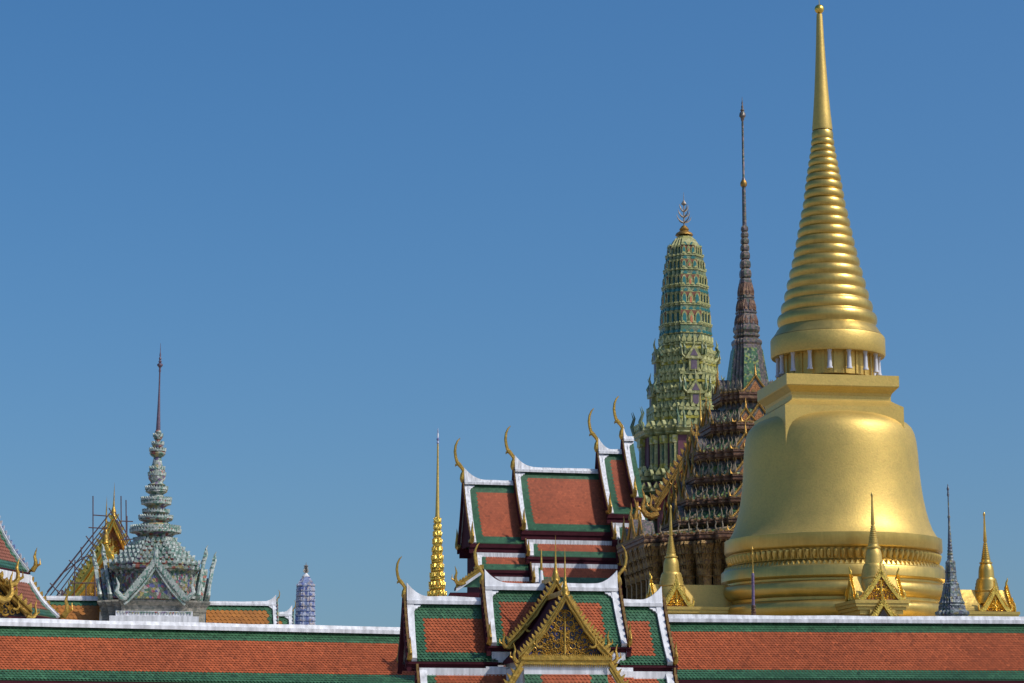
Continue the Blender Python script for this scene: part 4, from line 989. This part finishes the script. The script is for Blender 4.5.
for (a,b,r0,r1) in nich:
    r=(r0+r1)/2; z0,z1=zf(b),zf(a); h=z1-z0
    for A,B,l,o in edges(pl(r*m_)):
        n=3 if l>.75 else 1; rot=math.atan2(o.y,o.x)+math.pi/2
        for k in range(n):
            c=A.lerp(B,(k+.5)/n); w_=l/n
            amb.T=Matrix.Translation((c.x,c.y,z0))@Matrix.Rotation(rot,4,'Z')
            hw=w_*.42
            if n==3:
                # arched frame with niche
                arc=[(-hw,0),(-hw,h*.45),(-hw*.85,h*.68),(-hw*.45,h*.88),(0,h*.96),(hw*.45,h*.88),(hw*.85,h*.68),(hw,h*.45),(hw,0)]
                inn=[(x*.66,z*.82) for x,z in arc]
                amb.prism(arc,'y',-.10,.05,0); amb.prism(inn,'y',-.115,-.02,1 if k!=1 else 0)
                if k==1: amb.prism([(x*.42,z*.62) for x,z in arc],'y',-.14,-.02,2)
            else:
                amb.box(-hw*1.12,-hw*.82,-.07,.06,0,h,0); amb.box(hw*.82,hw*1.12,-.07,.06,0,h,0); amb.box(-hw,hw,-.05,.06,h*.84,h,0)
        if n==3:
            amb.T=Matrix.Translation((o.x*r*m_,o.y*r*m_,z0))@Matrix.Rotation(rot,4,'Z'); amb.box(-l*.5,l*.5,-.035,.02,h*.62,h*.99,3)
amb.T=Matrix.Identity(4)
for (r,a,b) in low:
    h=b-a
    perim(r-.3,.42,lambda c,o,w_,n,k: pmb.flame((c.x,c.y,zf(a+.48*h)),(o.x,o.y,0),.24,.42,.14,.15))
    perim(r-.4,.40,lambda c,o,w_,n,k: pmb.flame((c.x,c.y,zf(a)),(o.x,o.y,0),.22,.30,.14,.15))
    perim(r-1.2,.42,lambda c,o,w_,n,k: (setattr(pmb,'T',Matrix.Translation((c.x,c.y,0))@Matrix.Rotation(math.atan2(o.y,o.x),4,'Z')), pmb.box(-.02,.10,-.07,.07,zf(b),zf(a+.64*h)), setattr(pmb,'T',Matrix.Identity(4))))
perim(24.2,.42,lambda c,o,w_,n,k: pmb.flame((c.x,c.y,zf(345.5)),(o.x,o.y,0),.26,.5,.2,.3))
for r,y in ((49.5,432),(47.5,475.5),(52.5,480),(56,493),(61,506),(64.5,508.5)):
    perim(r,.5,lambda c,o,w_,n,k: pmb.flame((c.x,c.y,zf(y)),(o.x,o.y,0),.28,.42,.2,.5))
pmb.obj('petal_band',['creaml','teal'],body); amb.obj('niche',['cream','teal','niche','brick'],body)
# pilasters of the two arcades
for r,y0,y1 in ((44.4,474.5,440.5),(60,548,516)):
    for A,B,l,o in edges(pl(r*m_)):
        rot=math.atan2(o.y,o.x)
        n=3 if l>3 else 1; ks=[(0.12),(.88)] if n==3 else [.5]
        for t in ks:
            c=A.lerp(B,t); mb=MB(); mb.T=Matrix.Translation((c.x,c.y,0))@Matrix.Rotation(rot,4,'Z'); w_=min(.34,l*.33)
            z0,z1=zf(y0),zf(y1); mb.box(-.1,.24,-w_,w_,z0,z1); mb.box(-.1,.36,-w_*1.25,w_*1.25,z1-.55,z1-.02,1); mb.box(-.1,.30,-w_*1.15,w_*1.15,z0,z0+.4,1)
            mb.box(.24,.27,-w_*.6,w_*.6,z0+.5,z1-.7,2); mb.obj('pilaster',['cream','yellow','pgreen'],root)
# small porches with dark windows on the four faces, corner fins
for (y0,y1,r) in ((375,350,28.2),(410,385,33.2)):
    for k in range(4):
        Tm=Matrix.Rotation(k*math.pi/2,4,'Z'); mb=MB(); mb.T=Tm; R_=r*m_; z0,z1=zf(y0),zf(y1); h=z1-z0
        mb.box(-.34,.34,-R_-.25,-R_+.6,z0,z0+h*.45); mb.prism([(-.55,z0+h*.52),(-.3,z0+h*.75),(0,z1),(.3,z0+h*.75),(.55,z0+h*.52)],'y',-R_-.30,-R_+.6)
        mb.box(-.6,.6,-R_-.34,-R_+.6,z0+h*.44,z0+h*.53)
        mb.tube([(0,-R_-.2,z1-.1),(0,-R_-.3,z1+.3),(0,-R_-.2,z1+.75)],[.09,.07,.01],5)
        for sg in (-1,1): mb.tube([(sg*.6,-R_-.2,z0+h*.5),(sg*.8,-R_-.25,z0+h*.6),(sg*.82,-R_-.2,z0+h*.85)],[.09,.07,.01],5)
        p=mb.obj('window_porch','cream',root)
        mb=MB(); mb.T=Tm; mb.box(-.2,.2,-R_-.27,-R_-.2,z0+.06,z0+h*.40); mb.prism([(-.27,z0+h*.56),(0,z0+h*.86),(.27,z0+h*.56)],'y',-R_-.32,-R_-.26); mb.obj('window','porcd',p)
for (r,y,h) in ((29,357,.8),(34.5,394,1.1),(50,433,1.5)):
    for k in range(4):
        for x in (-.42,-.3,.3,.42):
            mb=MB(); mb.T=Matrix.Rotation(k*math.pi/2,4,'Z'); R_=r*m_; f=abs(x)>.35
            mb.tube([(x*R_,-R_+.1*(1 if f else 0),zf(y)-.1),(x*R_*1.03,-R_-.12,zf(y)+h*.35),(x*R_*1.06,-R_+.05,zf(y)+h*.7),(x*R_*1.05,-R_-.1,zf(y)+h)],[.13,.10,.06,.01],5)
            mb.obj('corner_fin','pgreen',root)
mb=MB(); mb.lathe([(.62,zf(235.5)),(.55,zf(233.5)),(.28,zf(231)),(.34,zf(229.5)),(.15,zf(226))],seg=14); fb=mb.obj('finial_base','ogild',root)
mb=MB(); trident(mb,0,0,zf(227),36*m_,.065); mb.obj('finial','steel',fb)
mb=MB(); zz=zf(640); mb.loft([(84*m_,2.5),(80*m_,zz)],pl); mb.obj('plinth','wall',root)

# front porch gable of the hall behind, seen between the towers
Fg=Frame(701,430,166,9)
root=thing('porch_gable_hall',Fg,'steep gilded porch gable rising between the green tower and the dark tiered spire','porch')
au,az=Fg.loc(701,425); fu,fz=Fg.loc(655,502)
front_gable(root,au,az,au-fu,fz,0,1.8,2.6,('ogild','ogild','maroon'),spike=2.6,wd=.42,tiles='redfar',step=.16,fl=.15,curve=.04,scr=(7,.05))
au2,az2=Fg.loc(708,437,2.5); front_gable(root,au2,az2,(au-fu)*.98,fz-.1,2.5,3.6,2.4,('ogild','ogild','maroon'),spike=2.0,wd=.38,step=.16,fl=.14,curve=.04)
fu3,fz3=Fg.loc(640,520); au3,az3=Fg.loc(676,488,-.8)
mb=MB(); hanghong(mb,fu3+.2,-.4,fz3-.6,1.9,-1,0); hanghong(mb,2*au-fu3-.2,-.4,fz3-.6,1.9,1,0); hanghong(mb,fu-.3,-.3,fz-.9,1.7,-1,0); mb.obj('roof_finial','ogild',root)
mb=MB(); mb.box(fu+.5,2*au-fu-.5,.4,1.6,2.5,fz-.2); mb.obj('wall','magenta',root)

# ================================================================ DARK TIERED SPIRE (mondop)
F=Frame(747.3,380,150,9); m_=F.m(430)
root=thing('dark_spired_hall',F,'dark square hall with copper-brown tiered cornices and a needle spire beside the golden stupa','hall')
def zf(y): return F.z(y,0,746)
def PM(L): return [(h*m_,zf(y))+((c[0],) if c else ()) for h,y,*c in L][::-1]
mb=MB(); mb.lathe(PM([(.15,97),(.35,101),(.9,103.5),(.6,105),(1.3,107),(.9,108.5),(2.2,110.5),(1.4,111.5),(3.0,113.5),(3.4,116.5),(2.0,118),(1.7,120),(.9,122),(1.15,124),(1.25,178),(1.7,179),(2.0,181),(3.3,183.5),(3.0,186),(1.6,188),(1.9,190),(2.2,226)]),seg=16)
nd=mb.obj('needle','mosd',root)
mb=MB(); mb.lathe(PM([(2.2,180.5),(3.5,183),(3.4,185.6),(1.9,187.5)]),seg=16); mb.obj('orb','ogild',nd)
L=[]
for y0,y1,r in ((226,232,3.5),(232,238,3.7),(238,244.5,4.0),(244.5,251.5,4.3),(251.5,260,4.7),(260,269,5.2),(269,279,5.7)):
    h=y1-y0; L+=[(r*.7,y0),(r*.92,y0+h*.22),(r,y0+h*.5),(r*.96,y0+h*.85),(r*.7,y0+h*.97)]
pl2=redent(.5,3)
mb=MB(); mb.loft(PM(L),pl2); mb.obj('beaded_shaft','mosd',root)
mb=MB(); L=[(5.2,279),(5.7,281),(6.6,290),(7.6,297),(8.1,297.3),(8.1,298.6),(7.5,299),(8.6,306),(9.4,312),(10,312.4),(10,313.8),(9.2,314.2),(10.4,320),(11.2,326),(12.3,327.5),(12.4,331),(10.8,334),(12.2,335.5),(12.2,337),(10.5,338.5),(12.6,340),(14,341.5),(14.2,344),(13.4,346)]
mb.loft(PM(L),pl2)
for (y0,y1,r) in ((282,296,6.8),(299.5,311,8.6),(315,325,10.3)):
    for a,b,l,o in edges(pl2(r*m_)):
        n=max(1,int(l/.22))
        for k in range(n):
            c=a.lerp(b,(k+.5)/n); mb.flame((c.x,c.y,zf(y1)),(o.x,o.y,0),.13,(zf(y0)-zf(y1))*.9,.14,-.5,1)
mb.obj('lotus_shaft',['mosd','copper'],root)
mb=MB(); mb.loft(PM([(13.2,345.5),(15.5,362),(18,380),(20.8,396),(24,398)]),pl2); sk=mb.obj('bell_body','mosd',root)
mb=MB()
for k in range(4):
    mb.T=Matrix.Rotation(k*math.pi/2,4,'Z'); z0,z1=zf(396),zf(350)
    w0,w1=20.8*m_*.47,13.6*m_*.47
    mb.add([(-w0,-20.8*m_-.06,z0),(w0,-20.8*m_-.06,z0),(w1,-13.7*m_-.06,z1),(-w1,-13.7*m_-.06,z1),(-w0,-20.8*m_+.2,z0),(w0,-20.8*m_+.2,z0),(w1,-13.7*m_+.2,z1),(-w1,-13.7*m_+.2,z1)],[(0,1,2,3),(0,4,5,1),(1,5,6,2),(2,6,7,3),(3,7,4,0)],0)
mb.T=Matrix.Identity(4); mb.obj('mosaic_panel','mosg',sk)
pl3=redent(.52,4)
tiers=[(33,397,405.5),(45,429,437.6),(60,457.5,465.5),(64,482.5,489),(74,505.5,511.5),(83,526.5,532),(122,543.5,551)]
ante=[]; gab=[]
prev_r,prev_y=22,397
for i,(r,a,b) in enumerate(tiers):
    h=b-a
    mb=MB(); mb.loft(PM([(r-3,a-1.2),(r-.6,a-.6),(r,a),(r,a+h*.22),(r-1.2,a+h*.3),(r-1.0,a+h*.5),(r-.2,a+h*.55),(r-.4,a+h*.75),(r-2,a+h*.8),(r-2.6,b),(r-5,b+1.2)]),pl3)
    for A,B,l,o in edges(pl3((r-.3)*m_)):
        n=max(1,int(l/.3))
        for k in range(n):
            c=A.lerp(B,(k+.5)/n); mb.flame((c.x,c.y,zf(a+.1)),(o.x,o.y,0),.17,.15,.08,0,1)
            c2=c-o*.12; z=zf(b-.2); mb.add([(c2.x-.07,c2.y-.07,z),(c2.x+.07,c2.y+.07,z),(c2.x+o.x*.12,c2.y+o.y*.12,z-.02),(c2.x,c2.y,z-.28)],[(0,1,2),(0,2,3),(2,1,3),(0,3,1)],1)
    co=mb.obj('cornice',['copper','tooth'],root)
    # roof slope up to the wall of the tier above, and that wall
    pr,pb=(20.5,397) if i==0 else (tiers[i-1][0]-6,tiers[i-1][2]+1)
    if i>0:
        mid=pb+(a-pb)*.28
        mb=MB(); mb.loft(PM([(pr,pb-.5,0),(pr+.6,mid,1),(r-1.5,a-.8,0)]),pl3,m=0); rf=mb.obj('tier_roof',['mosg','mosd'],root)
        # pale edging ribs along the hips of the roof
        p0,p1=pl3((pr+.7)*m_),pl3((r-1.8)*m_)
        for q0,q1 in list(zip(p0,p1))[::3]:
            mb=MB(); mb.tube([(q0[0],q0[1],zf(mid)+.03),(q1[0],q1[1],zf(a-.8)+.05)],.075,4); mb.obj('hip_rib','pale',rf)
    # antefixes: on the corners and along the faces
    hh=(.72,.72,.72,.72,.70,.62,.62)[i]
    for A,B,l,o in edges(pl3((r-1.6)*m_)):
        yaw=math.atan2(o.y,o.x)+math.pi/2
        if l<r*m_*.5:
            for t in (.5,): c=A.lerp(B,t); ante.append(((c.x,c.y,zf(a)),yaw,hh))
        else:
            for t in (.03,.97): c=A.lerp(B,t); ante.append(((c.x,c.y,zf(a)),yaw,hh))
            for t,s_ in ((.5,1.05),(.2,.8),(.8,.8)) if r>40 else ((.5,1.0),):
                c=A.lerp(B,t)-o*.1; gab.append(((c.x,c.y,zf(a)),yaw,s_*min(1.15,.7+r/160)))
am=MB(); am.tube([(0,0,0),(0,-.05,.25),(.03,-.1,.5),(0,-.02,.75),(.0,-.12,1.0)],[.07,.085,.065,.05,.01],5); am.prism([(-.08,0),(.08,0),(.06,.25),(0,.34),(-.06,.25)],'y',-.05,.08)
repeats(root,'antefix',['pale'],am,ante,84)
gm=MB()
gm.prism([(-.75,0),(-.4,.45),(0,1.0),(.4,.45),(.75,0)],'y',-.05,.7,0)
for sg in (-1,1):
    gm.tube([(0,-.08,1.05),(sg*.22,-.08,.72),(sg*.45,-.08,.42),(sg*.78,-.08,.05),(sg*.95,-.08,.08),(sg*.98,-.08,.35)],[.08,.07,.075,.08,.07,.01],5,1)
gm.tube([(0,-.08,1.0),(0,-.1,1.25),(0,-.05,1.45),(0,-.08,1.75)],[.10,.07,.05,.01],5,1)
gm.prism([(-.42,.05),(0,.72),(.42,.05)],'y',-.075,0,2)
repeats(root,'small_gable',['mosd','ogild','bronze'],gm,gab,60)
# colonnade and wall painted near-black for the shade below the big eave
mb=MB(); mb.loft([(95*m_,2.5),(95*m_,zf(550.5))],pl3); mb.obj('wall','mosd' if 0 else 'deepshade',root)
cmz0=2.5; cmz1=zf(551.2); h=cmz1-cmz0
cm_=MB(); cm_.loft([(.52,0),(.52,.5),(.42,.7),(.36,1.0),(.31,h-1.9),(.36,h-1.8),(.33,h-1.7),(.40,h-1.2),(.52,h-.6),(.66,h-.15),(.60,h)],redent(.5,2))
for k in range(20):
    a=2*math.pi*k/20
    for (rr,zz,hh_) in ((.34,h-1.75,.5),(.42,h-1.2,.5),(.56,h-.65,.5)): cm_.flame((rr*math.cos(a),rr*math.sin(a),zz),(math.cos(a),math.sin(a),0),.14,hh_,.06,.6)
cols=[]
for A,B,l,o in edges(pl3(110*m_)):
    n=5 if l>3 else 1
    for k in range(n): 
        c=A.lerp(B,(k+(.5 if n>1 else 0))/n); cols.append(((c.x,c.y,cmz0),0,1))
repeats(root,'column',['shadegold'],cm_,cols,90)
mb=MB(); mb.loft([(135*m_,2.504),(135*m_,3.0),(128*m_,3.05),(128*m_,3.3)],pl3); mb.obj('plinth','stone',root)
